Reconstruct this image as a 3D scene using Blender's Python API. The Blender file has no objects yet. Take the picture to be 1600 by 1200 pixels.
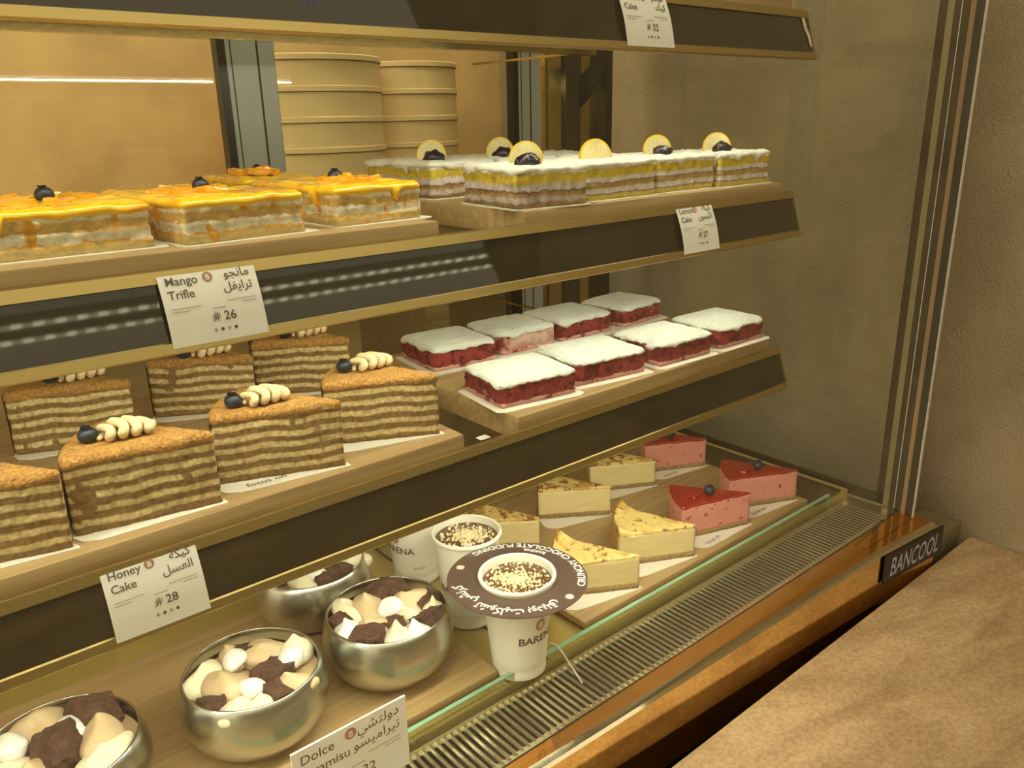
import bpy, bmesh, math, random
from mathutils import Vector, Matrix, noise
random.seed(7)
SC = bpy.context.scene
COL = SC.collection
S = 0.6            # metres per layout unit (all shapes below are laid out in units of 0.6 m)
EYE = 1.62         # eye height above the shop floor

# ---------------------------------------------------------------- camera
f = 1268.0
ax = Vector((1602, -449, f)).normalized()
dn = Vector((90, 3900, f)).normalized()
az = -dn; az = (az - ax * ax.dot(az)).normalized()
ay = az.cross(ax)
right = Vector((ax[0], ay[0], az[0])); down = Vector((ax[1], ay[1], az[1])); fwd = Vector((ax[2], ay[2], az[2]))
cd = bpy.data.cameras.new('camera'); cam = bpy.data.objects.new('camera', cd); COL.objects.link(cam)
m = Matrix((right, -down, -fwd)).transposed().to_4x4(); m.translation = Vector((0, 0, EYE))
cam.matrix_world = m
cd.sensor_width = 36; cd.lens = f / 1600 * 36; cd.clip_start = 0.01; cd.clip_end = 60
SC.camera = cam
# ---------------------------------------------------------------- light and exposure
SC.view_settings.view_transform = 'Standard'; SC.view_settings.look = 'None'
SC.view_settings.gamma = 1; SC.view_settings.use_curve_mapping = False
SC.view_settings.exposure = 0.12
try:
    SC.cycles.transparent_max_bounces = 24; SC.cycles.max_bounces = 8
    SC.cycles.sample_clamp_indirect = 6
except Exception: pass
wd = bpy.data.worlds.new('room_light'); SC.world = wd; wd.use_nodes = True
bg = wd.node_tree.nodes['Background']; bg.inputs[0].default_value = (1.0, .84, .56, 1); bg.inputs[1].default_value = 1.15
LED_POWER = 62.0
LED_COL = (1.0, .93, .70)
CEIL_POWER = 6.0

def P(x, y, z): return Vector((x * S, y * S, z * S + EYE))

# ---------------------------------------------------------------- materials
def base_mat(name):
    mt = bpy.data.materials.new(name); mt.use_nodes = True
    nt = mt.node_tree; return mt, nt, nt.nodes['Principled BSDF']
def N(nt, kind, **kw):
    n = nt.nodes.new(kind)
    for k, v in kw.items():
        if k.startswith('i'): n.inputs[int(k[1:])].default_value = v
        else: setattr(n, k, v)
    return n
def coords(nt, scale=(1, 1, 1), rnd=True):
    tc = N(nt, 'ShaderNodeTexCoord')
    mp = N(nt, 'ShaderNodeMapping'); mp.inputs['Scale'].default_value = scale
    nt.links.new(tc.outputs['Object'], mp.inputs['Vector'])
    if rnd:
        oi = N(nt, 'ShaderNodeObjectInfo'); mu = N(nt, 'ShaderNodeMath', operation='MULTIPLY', i1=9.0)
        nt.links.new(oi.outputs['Random'], mu.inputs[0])
        cb = N(nt, 'ShaderNodeCombineXYZ')
        for q in range(3): nt.links.new(mu.outputs[0], cb.inputs[q])
        nt.links.new(cb.outputs[0], mp.inputs['Location'])
    return tc, mp
def bump(nt, bs, src, strength, dist=.002):
    b = N(nt, 'ShaderNodeBump'); b.inputs['Strength'].default_value = strength; b.inputs['Distance'].default_value = dist
    nt.links.new(src, b.inputs['Height']); nt.links.new(b.outputs[0], bs.inputs['Normal'])
def plain(name, col, rough=.5, metal=0, spec=.5, bscale=0, bstr=0, var=0, vscale=20, bdist=.002, sub=0, aniso=None):
    mt, nt, bs = base_mat(name)
    bs.inputs['Base Color'].default_value = (*col, 1); bs.inputs['Roughness'].default_value = rough
    bs.inputs['Metallic'].default_value = metal; bs.inputs['Specular IOR Level'].default_value = spec
    if sub: bs.inputs['Subsurface Weight'].default_value = sub; bs.inputs['Subsurface Scale'].default_value = .004
    if bscale or var:
        tc, mp = coords(nt, aniso or (1, 1, 1))
    if bscale:
        n = N(nt, 'ShaderNodeTexNoise'); n.inputs['Scale'].default_value = bscale; n.inputs['Detail'].default_value = 4
        nt.links.new(mp.outputs[0], n.inputs['Vector']); bump(nt, bs, n.outputs[0], bstr, bdist)
    if var:
        n2 = N(nt, 'ShaderNodeTexNoise'); n2.inputs['Scale'].default_value = vscale; n2.inputs['Detail'].default_value = 5
        nt.links.new(mp.outputs[0], n2.inputs['Vector'])
        r = N(nt, 'ShaderNodeValToRGB')
        r.color_ramp.elements[0].position = .3; r.color_ramp.elements[1].position = .7
        r.color_ramp.elements[0].color = (*[c * (1 - var) for c in col], 1); r.color_ramp.elements[1].color = (*[min(1, c * (1 + var)) for c in col], 1)
        nt.links.new(n2.outputs[0], r.inputs[0]); nt.links.new(r.outputs[0], bs.inputs['Base Color'])
    return mt
def spotted(name, col, spot, thr, scale, rough=.5, bstr=.3, bscale=300, soft=.06, col2=None, thr2=.6, scale2=20, spec=.5, bdist=.001):
    """base colour with noise-shaped spots of another colour (browned patches, fruit bits, crumbs)"""
    mt, nt, bs = base_mat(name); bs.inputs['Roughness'].default_value = rough; bs.inputs['Specular IOR Level'].default_value = spec
    tc, mp = coords(nt)
    cur = None
    rgb = N(nt, 'ShaderNodeRGB'); rgb.outputs[0].default_value = (*col, 1); cur = rgb.outputs[0]
    for c, t, sc in ((col2, thr2, scale2), (spot, thr, scale)):
        if c is None: continue
        n = N(nt, 'ShaderNodeTexNoise'); n.inputs['Scale'].default_value = sc; n.inputs['Detail'].default_value = 3
        nt.links.new(mp.outputs[0], n.inputs['Vector'])
        mr = N(nt, 'ShaderNodeMapRange'); mr.inputs[1].default_value = t; mr.inputs[2].default_value = t + soft
        nt.links.new(n.outputs[0], mr.inputs[0])
        mx = N(nt, 'ShaderNodeMix', data_type='RGBA'); mx.inputs[7].default_value = (*c, 1)
        nt.links.new(mr.outputs[0], mx.inputs[0]); nt.links.new(cur, mx.inputs[6]); cur = mx.outputs[2]
    nt.links.new(cur, bs.inputs['Base Color'])
    n = N(nt, 'ShaderNodeTexNoise'); n.inputs['Scale'].default_value = bscale; n.inputs['Detail'].default_value = 4
    nt.links.new(mp.outputs[0], n.inputs['Vector']); bump(nt, bs, n.outputs[0], bstr, bdist)
    return mt
def layered(name, bands, height, warp=.05, wscale=30, rough=.75, crumb=.35, cscale=220, interp='LINEAR', bstr=.6, edge=.01, wy=.3, blot=None):
    """bands: list of (fraction of height, colour) drawn as irregular horizontal layers in object space"""
    mt, nt, bs = base_mat(name); bs.inputs['Roughness'].default_value = rough; bs.inputs['Specular IOR Level'].default_value = .3
    tc, mp = coords(nt, (1, 1, .45))
    tc2, mp2 = coords(nt)
    sx = N(nt, 'ShaderNodeSeparateXYZ'); nt.links.new(tc.outputs['Object'], sx.inputs[0])
    n = N(nt, 'ShaderNodeTexNoise'); n.inputs['Scale'].default_value = wscale; n.inputs['Detail'].default_value = 3
    nt.links.new(mp.outputs[0], n.inputs['Vector'])
    nf = N(nt, 'ShaderNodeTexNoise'); nf.inputs['Scale'].default_value = wscale * 6; nf.inputs['Detail'].default_value = 3
    nt.links.new(mp2.outputs[0], nf.inputs['Vector'])
    dv = N(nt, 'ShaderNodeMath', operation='DIVIDE', i1=height * S); nt.links.new(sx.outputs[2], dv.inputs[0])
    a = N(nt, 'ShaderNodeMath', operation='MULTIPLY_ADD', i1=warp * 2, i2=-warp); nt.links.new(n.outputs[0], a.inputs[0])
    b = N(nt, 'ShaderNodeMath', operation='MULTIPLY_ADD', i1=warp * wy * 2, i2=-warp * wy); nt.links.new(nf.outputs[0], b.inputs[0])
    s1 = N(nt, 'ShaderNodeMath', operation='ADD'); nt.links.new(dv.outputs[0], s1.inputs[0]); nt.links.new(a.outputs[0], s1.inputs[1])
    s2 = N(nt, 'ShaderNodeMath', operation='ADD'); nt.links.new(s1.outputs[0], s2.inputs[0]); nt.links.new(b.outputs[0], s2.inputs[1])
    r = N(nt, 'ShaderNodeValToRGB'); cr = r.color_ramp; cr.interpolation = interp
    pts = []
    for i, (t, c) in enumerate(bands):
        t1 = bands[i + 1][0] if i + 1 < len(bands) else 1.0
        pts.append((t + edge if i else 0, c)); pts.append((t1 - edge if i + 1 < len(bands) else 1.0, c))
    pts = pts[:31]
    cr.elements[0].position = pts[0][0]; cr.elements[0].color = (*pts[0][1], 1)
    cr.elements[1].position = pts[-1][0]; cr.elements[1].color = (*pts[-1][1], 1)
    for t, c in pts[1:-1]:
        e = cr.elements.new(min(1, max(0, t))); e.color = (*c, 1)
    nt.links.new(s2.outputs[0], r.inputs[0])
    nc = N(nt, 'ShaderNodeTexNoise'); nc.inputs['Scale'].default_value = cscale; nc.inputs['Detail'].default_value = 4
    nt.links.new(mp2.outputs[0], nc.inputs['Vector'])
    mr = N(nt, 'ShaderNodeMapRange'); mr.inputs[1].default_value = .3; mr.inputs[2].default_value = .7; mr.inputs[3].default_value = 1 - crumb; mr.inputs[4].default_value = 1 + crumb * .4
    nt.links.new(nc.outputs[0], mr.inputs[0])
    src = r.outputs[0]
    if blot:
        nb = N(nt, 'ShaderNodeTexNoise'); nb.inputs['Scale'].default_value = 60; nb.inputs['Detail'].default_value = 2; nt.links.new(mp.outputs[0], nb.inputs['Vector'])
        mb_ = N(nt, 'ShaderNodeMapRange'); mb_.inputs[1].default_value = blot[1]; mb_.inputs[2].default_value = blot[1] + .05; nt.links.new(nb.outputs[0], mb_.inputs[0])
        mq = N(nt, 'ShaderNodeMix', data_type='RGBA'); mq.inputs[7].default_value = (*blot[0], 1)
        nt.links.new(mb_.outputs[0], mq.inputs[0]); nt.links.new(src, mq.inputs[6]); src = mq.outputs[2]
    mx = N(nt, 'ShaderNodeVectorMath', operation='SCALE'); nt.links.new(src, mx.inputs[0]); nt.links.new(mr.outputs[0], mx.inputs[3])
    nt.links.new(mx.outputs[0], bs.inputs['Base Color'])
    bump(nt, bs, nc.outputs[0], bstr, .002)
    return mt
def thin_glass(name, tint=(1, 1, 1), refl=1.0, f0=.04, grime=0.0):
    mt, nt, bs = base_mat(name); nt.nodes.remove(bs)
    out = [n for n in nt.nodes if n.type == 'OUTPUT_MATERIAL'][0]
    lw = N(nt, 'ShaderNodeLayerWeight'); lw.inputs[0].default_value = .5
    pw = N(nt, 'ShaderNodeMath', operation='POWER', i1=5.0); nt.links.new(lw.outputs['Facing'], pw.inputs[0])
    ma = N(nt, 'ShaderNodeMath', operation='MULTIPLY_ADD', i1=(1 - f0) * refl, i2=f0 * refl); nt.links.new(pw.outputs[0], ma.inputs[0])
    tr = N(nt, 'ShaderNodeBsdfTransparent'); tr.inputs[0].default_value = (*tint, 1)
    gl = N(nt, 'ShaderNodeBsdfGlossy'); gl.inputs['Roughness'].default_value = .03
    mx = N(nt, 'ShaderNodeMixShader'); nt.links.new(ma.outputs[0], mx.inputs[0]); nt.links.new(tr.outputs[0], mx.inputs[1]); nt.links.new(gl.outputs[0], mx.inputs[2])
    nt.links.new(mx.outputs[0], out.inputs[0])
    return mt
def wood(name, a, b, rough=.45):
    mt, nt, bs = base_mat(name); bs.inputs['Roughness'].default_value = rough
    tc, mp = coords(nt, (1.5, 40, 40))
    n = N(nt, 'ShaderNodeTexNoise'); n.inputs['Scale'].default_value = 3; n.inputs['Detail'].default_value = 5; n.inputs['Distortion'].default_value = .4
    nt.links.new(mp.outputs[0], n.inputs['Vector'])
    r = N(nt, 'ShaderNodeValToRGB'); r.color_ramp.elements[0].position = .3; r.color_ramp.elements[1].position = .72
    r.color_ramp.elements[0].color = (*a, 1); r.color_ramp.elements[1].color = (*b, 1)
    nt.links.new(n.outputs[0], r.inputs[0]); nt.links.new(r.outputs[0], bs.inputs['Base Color'])
    bump(nt, bs, n.outputs[0], .08, .001)
    return mt
def emit(name, col, power, dots=0):
    mt, nt, bs = base_mat(name); nt.nodes.remove(bs)
    out = [n for n in nt.nodes if n.type == 'OUTPUT_MATERIAL'][0]
    e = N(nt, 'ShaderNodeEmission'); e.inputs[0].default_value = (*col, 1); e.inputs[1].default_value = power
    if dots:
        tc = N(nt, 'ShaderNodeTexCoord'); sx = N(nt, 'ShaderNodeSeparateXYZ'); nt.links.new(tc.outputs['Object'], sx.inputs[0])
        mu = N(nt, 'ShaderNodeMath', operation='MULTIPLY', i1=dots); nt.links.new(sx.outputs[0], mu.inputs[0])
        fr = N(nt, 'ShaderNodeMath', operation='FRACT'); nt.links.new(mu.outputs[0], fr.inputs[0])
        gt = N(nt, 'ShaderNodeMath', operation='GREATER_THAN', i1=.5); nt.links.new(fr.outputs[0], gt.inputs[0])
        m2 = N(nt, 'ShaderNodeMath', operation='MULTIPLY_ADD', i1=power * .8, i2=power * .5); nt.links.new(gt.outputs[0], m2.inputs[0])
        nt.links.new(m2.outputs[0], e.inputs[1])
    nt.links.new(e.outputs[0], out.inputs[0]); return mt
def stone(name, a, b, c, scale=(2.2, 9, 9), bumpd=.0008):
    mt, nt, bs = base_mat(name); bs.inputs['Roughness'].default_value = .55; bs.inputs['Specular IOR Level'].default_value = .35
    tc, mp = coords(nt, scale, False); rt = N(nt, 'ShaderNodeMapping'); rt.inputs['Rotation'].default_value = (0, 0, .22)
    nt.links.new(tc.outputs['Object'], rt.inputs[0]); nt.links.new(rt.outputs[0], mp.inputs[0])
    n = N(nt, 'ShaderNodeTexNoise'); n.inputs['Scale'].default_value = 1.6; n.inputs['Detail'].default_value = 11; n.inputs['Roughness'].default_value = .62; n.inputs['Distortion'].default_value = .5
    nt.links.new(mp.outputs[0], n.inputs['Vector'])
    r = N(nt, 'ShaderNodeValToRGB'); e = r.color_ramp.elements
    e[0].position = .33; e[0].color = (*a, 1); e[1].position = .6; e[1].color = (*b, 1); k = e.new(.72); k.color = (*c, 1)
    nt.links.new(n.outputs[0], r.inputs[0])
    tc2, mp2 = coords(nt, (1, 1, 1), False)
    n2 = N(nt, 'ShaderNodeTexNoise'); n2.inputs['Scale'].default_value = 180; n2.inputs['Detail'].default_value = 3; nt.links.new(mp2.outputs[0], n2.inputs['Vector'])
    mr = N(nt, 'ShaderNodeMapRange'); mr.inputs[1].default_value = .35; mr.inputs[2].default_value = .65; mr.inputs[3].default_value = .82; mr.inputs[4].default_value = 1.1
    nt.links.new(n2.outputs[0], mr.inputs[0])
    mx = N(nt, 'ShaderNodeVectorMath', operation='SCALE'); nt.links.new(r.outputs[0], mx.inputs[0]); nt.links.new(mr.outputs[0], mx.inputs[3])
    nt.links.new(mx.outputs[0], bs.inputs['Base Color']); bump(nt, bs, n2.outputs[0], .35, bumpd)
    return mt
def plaster(name, col, scale=90, dist=.004, st=.5):
    mt, nt, bs = base_mat(name); bs.inputs['Roughness'].default_value = .6; bs.inputs['Base Color'].default_value = (*col, 1); bs.inputs['Specular IOR Level'].default_value = .35
    tc, mp = coords(nt, (1, 1, 1), False)
    n = N(nt, 'ShaderNodeTexNoise'); n.inputs['Scale'].default_value = scale; n.inputs['Detail'].default_value = 5; n.inputs['Roughness'].default_value = .6
    n2 = N(nt, 'ShaderNodeTexNoise'); n2.inputs['Scale'].default_value = 5; n2.inputs['Detail'].default_value = 3
    nt.links.new(mp.outputs[0], n.inputs['Vector']); nt.links.new(mp.outputs[0], n2.inputs['Vector'])
    r = N(nt, 'ShaderNodeValToRGB'); r.color_ramp.elements[0].color = (*[c * .8 for c in col], 1); r.color_ramp.elements[1].color = (*[c * 1.12 for c in col], 1)
    r.color_ramp.elements[0].position = .35; r.color_ramp.elements[1].position = .65
    nt.links.new(n2.outputs[0], r.inputs[0]); nt.links.new(r.outputs[0], bs.inputs['Base Color'])
    bump(nt, bs, n.outputs[0], st, dist); return mt

M = {}
M['counter'] = stone('travertine', (.37, .24, .12), (.57, .40, .22), (.66, .50, .32), (3.2, 10, 9))
M['wall_side'] = plaster('textured_plaster', (.45, .37, .245), 230, .005, 1.0)
M['wall_back'] = plaster('ochre_plaster', (.72, .49, .22), 160, .002, .25)
M['wall_front'] = plaster('shop_wall', (.24, .21, .13), 30, .002, .2)
M['floor'] = plaster('floor_stone', (.30, .25, .18), 12, .001, .1)
M['board'] = wood('oiled_oak', (.30, .19, .08), (.47, .33, .155))
M['board_deck'] = wood('oiled_oak_deck', (.33, .21, .085), (.46, .32, .15))
M['gold'] = plain('champagne_metal', (.56, .42, .17), .32, 1)
M['bronze'] = plain('bronze_mirror', (.66, .28, .05), .07, .8)
M['bronze_face'] = plain('bronze_mirror_face', (.85, .62, .30), .06, 1)
M['chamfer'] = plain('polished_chamfer', (.78, .72, .50), .06, 1)
M['steel'] = plain('grille_steel', (.80, .75, .54), .17, .9)
M['bowl_steel'] = plain('brushed_steel', (.60, .61, .55), .27, 1, bscale=6, bstr=.05, aniso=(1, 1, 60))
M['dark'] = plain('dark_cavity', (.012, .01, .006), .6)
M['panel'] = plain('black_glass_panel', (.030, .022, .010), .025, 0, .55)
M['border'] = plain('dark_printed_glass', (.040, .032, .018), .08, 0, .5)
M['black'] = plain('black_metal', (.012, .010, .008), .3, .0)
M['tanstrip'] = plain('tan_seal_strip', (.36, .22, .12), .6, bscale=200, bstr=.3)
M['grey'] = plain('grey_aluminium', (.40, .42, .37), .35, .35)
M['brass'] = plain('brass_column', (.55, .42, .17), .12, 1)
M['deckmetal'] = plain('deck_polished', (.66, .45, .17), .09, .25, .8)
M['glass'] = thin_glass('front_glass', (.985, 1, .985), 1.0, .045)
M['sideglass'] = thin_glass('side_glass', (.985, .99, .965), .9)
M['doorglass'] = thin_glass('door_glass', (.96, .97, .93), .9)
M['shelfglass'] = thin_glass('shelf_glass', (.93, .95, .89), 1)
M['edgeglass'] = thin_glass('guard_glass', (.93, .975, .93), 1.0)
M['glassedge'] = plain('green_glass_edge', (.28, .50, .34), .10, 0, .9)
M['paper'] = plain('white_paper', (.84, .82, .77), .6)
M['card'] = plain('cake_card_paper', (.80, .76, .66), .5)
M['ink'] = plain('brown_ink', (.10, .075, .055), .6)
M['ink_light'] = plain('pale_ink', (.40, .36, .30), .6)
M['seal'] = plain('copper_seal_ink', (.42, .20, .12), .5)
M['sealred'] = plain('pink_seal_ink', (.75, .42, .34), .5)
M['white_ink'] = plain('white_ink', (.85, .83, .76), .5)
M['cup'] = plain('cup_paper', (.80, .78, .66), .45)
M['collar'] = plain('collar_print', (.085, .055, .045), .28, 0, .6)
M['choc'] = plain('chocolate_pudding', (.11, .055, .03), .12, 0, .6)
M['crumbs'] = plain('nut_crumbs', (.80, .66, .40), .7, var=.3, vscale=200)
M['berry'] = plain('blueberry_skin', (.020, .026, .045), .38, var=.5, vscale=60, spec=.5)
M['jam'] = plain('blueberry_jam', (.022, .010, .022), .15, bscale=150, bstr=.6, bdist=.003)
M['swirl'] = plain('piped_cream', (.82, .68, .40), .5, bscale=120, bstr=.15, sub=.1)
M['cream'] = plain('vanilla_cream', (.80, .73, .52), .45, bscale=60, bstr=.2, sub=.1)
M['coffee'] = plain('coffee_cream', (.60, .46, .27), .45, bscale=60, bstr=.2, sub=.1)
M['meringue'] = plain('white_cream', (.88, .87, .82), .4, bscale=60, bstr=.15, sub=.1)
M['brownie'] = plain('brownie_crumb', (.095, .045, .028), .9, bscale=200, bstr=1.0, var=.45, vscale=120, bdist=.006)
M['box'] = plain('beige_round_box', (.86, .64, .34), .4)
M['box_seam'] = plain('box_seam_shadow', (.12, .07, .025), .7)
HON = []
cb, cc = (.28, .165, .058), (.76, .60, .29)
for i, t in enumerate((0, .09, .165, .26, .335, .43, .51, .59, .67, .76, .84, .90, .955)):
    HON.append((t, cb if i % 2 == 0 else cc))
M['honey'] = layered('honey_cake_layers', HON, .103, .085, 24, crumb=.40, cscale=260, edge=.012, wy=.12, blot=(cb, .64))
M['honeycrumb'] = plain('honey_crumb', (.50, .265, .065), .9, bscale=420, bstr=1, var=.35, vscale=380, bdist=.003)
M['mango'] = layered('mango_cake_layers', [(0, (.62, .46, .19)), (.20, (.66, .36, .05)), (.27, (.76, .70, .50)), (.52, (.58, .34, .09)), (.60, (.62, .42, .14)), (.78, (.74, .66, .44)), (.96, (.8, .45, .04))], .05, .15, 26, crumb=.3, cscale=150, edge=.02, rough=.45, wy=.8, blot=((.66, .32, .03), .60))
M['mangoglaze'] = spotted('mango_glaze', (.92, .55, .010), (.88, .30, .012), .54, 22, .10, .25, 40, soft=.12, spec=.7, bdist=.003)
M['mangobit'] = plain('mango_cube', (.86, .40, .015), .1, 0, .7, bscale=60, bstr=.2)
M['lemon'] = layered('lemon_cake_layers', [(0, (.30, .19, .09)), (.12, (.50, .42, .38)), (.26, (.42, .27, .10)), (.36, (.25, .15, .12)), (.42, (.62, .54, .50)), (.60, (.72, .55, .06)), (.84, (.80, .78, .70))], .064, .10, 24, crumb=.3, cscale=150, edge=.018, rough=.55, wy=.9)
M['lemon_b'] = layered('lemon_cake_layers_yellow_base', [(0, (.62, .48, .08)), (.14, (.30, .20, .17)), (.19, (.74, .70, .64)), (.33, (.48, .32, .10)), (.46, (.28, .18, .15)), (.50, (.76, .72, .66)), (.62, (.74, .56, .06)), (.86, (.80, .78, .70))], .064, .07, 24, crumb=.25, cscale=150, edge=.015, rough=.55, wy=.8)
M['whip'] = plain('whipped_topping', (.84, .84, .76), .5, bscale=70, bstr=.5, bdist=.004)
M['lemonflesh'] = plain('lemon_flesh', (.72, .62, .30), .3, var=.15, vscale=60)
M['lemonrind'] = plain('lemon_rind', (.80, .55, .03), .35)
M['velvet'] = spotted('red_velvet_crumb', (.31, .040, .034), (.14, .016, .014), .52, 90, .85, 1, 260, col2=(.62, .28, .25), thr2=.66, scale2=30, bdist=.004)
M['velvet_pale'] = spotted('pink_smeared_crumb', (.62, .34, .28), (.28, .04, .03), .60, 40, .8, .8, 260, col2=(.72, .5, .42), thr2=.5, scale2=24, bdist=.004)
M['velvetbase'] = spotted('pink_cream_base', (.66, .34, .30), (.30, .04, .03), .58, 60, .7, .8, 200, bdist=.003)
M['icing'] = plain('powdered_icing', (.84, .87, .80), .8, bscale=380, bstr=.9, bdist=.003)
M['cheese'] = plain('cheesecake_filling', (.80, .66, .33), .5, bscale=30, bstr=.25, var=.06, vscale=30, aniso=(1, 1, 4))
M['baked'] = spotted('browned_cheesecake_top', (.80, .62, .22), (.34, .14, .03), .58, 110, .5, .3, 80, soft=.07, col2=(.70, .45, .12), thr2=.55, scale2=25)
M['baked_dark'] = spotted('well_browned_top', (.74, .54, .19), (.22, .09, .02), .52, 85, .5, .3, 80, soft=.07, col2=(.55, .30, .08), thr2=.5, scale2=25)
M['crust'] = plain('baked_edge', (.58, .34, .10), .6, bscale=80, bstr=.6, var=.35, vscale=40, bdist=.003)
M['biscuit'] = plain('biscuit_base', (.36, .24, .10), .9, bscale=300, bstr=1, var=.3, vscale=200, bdist=.003)
M['pink'] = spotted('strawberry_mousse', (.74, .31, .26), (.42, .06, .04), .64, 100, .5, .25, 90, soft=.03)
M['redglaze'] = spotted('strawberry_glaze', (.30, .014, .010), (.52, .06, .03), .60, 40, .05, .6, 38, soft=.1, spec=.9, bdist=.004)
M['nameplate'] = plain('name_plate_black', (.015, .012, .014), .25)
M['plate_letters'] = plain('silver_blue_letters', (.45, .50, .72), .3, .3)
M['led'] = emit('led_strip', LED_COL, LED_POWER, 0)
M['ceil'] = emit('ceiling_lamp_tube', (1.0, .86, .58), CEIL_POWER, 14)
M['spacer'] = plain('spacer_bar', (.34, .29, .16), .4, .5)
M['rear_fill'] = emit('rear_fill_tube', (1.0, .88, .62), 45)  # glow of the added fill lamp behind the case
M['seam'] = plain('seam_black', (.02, .018, .012), .4)
M['purple'] = plain('purple_marker', (.10, .03, .30), .5)
M['tape'] = plain('torn_white_tape', (.60, .47, .36), .7)
M['nylon'] = plain('clear_nylon', (.62, .60, .50), .3)

# ---------------------------------------------------------------- mesh helpers
class MB:
    def __init__(s): s.v = []; s.f = []
    def add(s, vs, fs):
        o = len(s.v); s.v += [tuple(q) for q in vs]; s.f += [tuple(i + o for i in q) for q in fs]; return s
    def box(s, x0, x1, y0, y1, z0, z1, bev=0):
        if bev:
            bm = bmesh.new(); bmesh.ops.create_cube(bm, size=1)
            for v in bm.verts: v.co = Vector(((x0 + x1) / 2 + v.co.x * (x1 - x0), (y0 + y1) / 2 + v.co.y * (y1 - y0), (z0 + z1) / 2 + v.co.z * (z1 - z0)))
            bmesh.ops.bevel(bm, geom=bm.edges[:], offset=bev, segments=2, affect='EDGES', profile=.5)
            bm.verts.ensure_lookup_table()
            s.add([v.co[:] for v in bm.verts], [[v.index for v in fc.verts] for fc in bm.faces]); bm.free(); return s
        vs = [(x, y, z) for x in (x0, x1) for y in (y0, y1) for z in (z0, z1)]
        return s.add(vs, [(0, 1, 3, 2), (4, 6, 7, 5), (0, 4, 5, 1), (2, 3, 7, 6), (0, 2, 6, 4), (1, 5, 7, 3)])
    def prism(s, poly, z0, z1):
        n = len(poly)
        vs = [(x, y, z0) for x, y in poly] + [(x, y, z1) for x, y in poly]
        return s.add(vs, [tuple(range(n - 1, -1, -1)), tuple(range(n, 2 * n))] + [(i, (i + 1) % n, n + (i + 1) % n, n + i) for i in range(n)])
    def extrude_x(s, prof, x0, x1):   # prof: (y,z) closed, counter-clockwise seen from +x
        n = len(prof)
        vs = [(x0, y, z) for y, z in prof] + [(x1, y, z) for y, z in prof]
        return s.add(vs, [tuple(range(n - 1, -1, -1)), tuple(range(n, 2 * n))] + [(i, (i + 1) % n, n + (i + 1) % n, n + i) for i in range(n)])
    def lathe(s, prof, n=48, c=(0, 0, 0), cap0=True, cap1=True):
        vs = []
        for r, z in prof:
            for i in range(n):
                a = 2 * math.pi * i / n; vs.append((c[0] + r * math.cos(a), c[1] + r * math.sin(a), c[2] + z))
        fs = []
        for k in range(len(prof) - 1):
            for i in range(n):
                j = (i + 1) % n; fs.append((k * n + i, k * n + j, (k + 1) * n + j, (k + 1) * n + i))
        if cap0: fs.append(tuple(range(n - 1, -1, -1)))
        if cap1: fs.append(tuple((len(prof) - 1) * n + i for i in range(n)))
        return s.add(vs, fs)
    def tube(s, path, rad, n=10):
        path = [Vector(p) for p in path]; vs = []; fs = []; up = Vector((0, 0, 1)); prev = None
        for i, p in enumerate(path):
            t = (path[min(i + 1, len(path) - 1)] - path[max(i - 1, 0)]).normalized()
            if prev is None:
                a = t.cross(up);
                if a.length < .1: a = t.cross(Vector((0, 1, 0)))
            else: a = prev - t * prev.dot(t)
            a.normalize(); prev = a; b = t.cross(a)
            r = rad[i] if isinstance(rad, (list, tuple)) else rad
            for k in range(n):
                q = 2 * math.pi * k / n; vs.append(p + a * (r * math.cos(q)) + b * (r * math.sin(q)))
        for i in range(len(path) - 1):
            for k in range(n):
                j = (k + 1) % n; fs.append((i * n + k, i * n + j, (i + 1) * n + j, (i + 1) * n + k))
        fs.append(tuple(range(n - 1, -1, -1))); fs.append(tuple((len(path) - 1) * n + k for k in range(n)))
        return s.add(vs, fs)
    def blob(s, c, r, seg=20, rings=12, amp=.08, fr=30, tip=0, lean=(0, 0), rot=0, seed=0, flat=0):
        """soft lump; tip>0 pulls a peak out of the top, flat squashes the underside"""
        vs = []; fs = []; cr, sr = math.cos(rot), math.sin(rot)
        for i in range(rings + 1):
            th = math.pi * i / rings
            for k in range(seg):
                ph = 2 * math.pi * k / seg
                d = Vector((math.sin(th) * math.cos(ph), math.sin(th) * math.sin(ph), math.cos(th)))
                q = Vector((d.x * r[0], d.y * r[1], d.z * r[2]))
                q *= 1 + amp * noise.noise(Vector((q.x * fr + seed, q.y * fr, q.z * fr + seed)))
                if tip and d.z > 0:
                    g = d.z ** 3; q.x *= 1 - .55 * g; q.y *= 1 - .55 * g; q.z += tip * d.z ** 8; q.x += lean[0] * d.z ** 6; q.y += lean[1] * d.z ** 6
                if flat and d.z < 0: q.z *= 1 - flat
                vs.append((c[0] + q.x * cr - q.y * sr, c[1] + q.x * sr + q.y * cr, c[2] + q.z))
        for i in range(rings):
            for k in range(seg):
                j = (k + 1) % seg; fs.append((i * seg + k, (i + 1) * seg + k, (i + 1) * seg + j, i * seg + j))
        return s.add(vs, fs)
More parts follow.
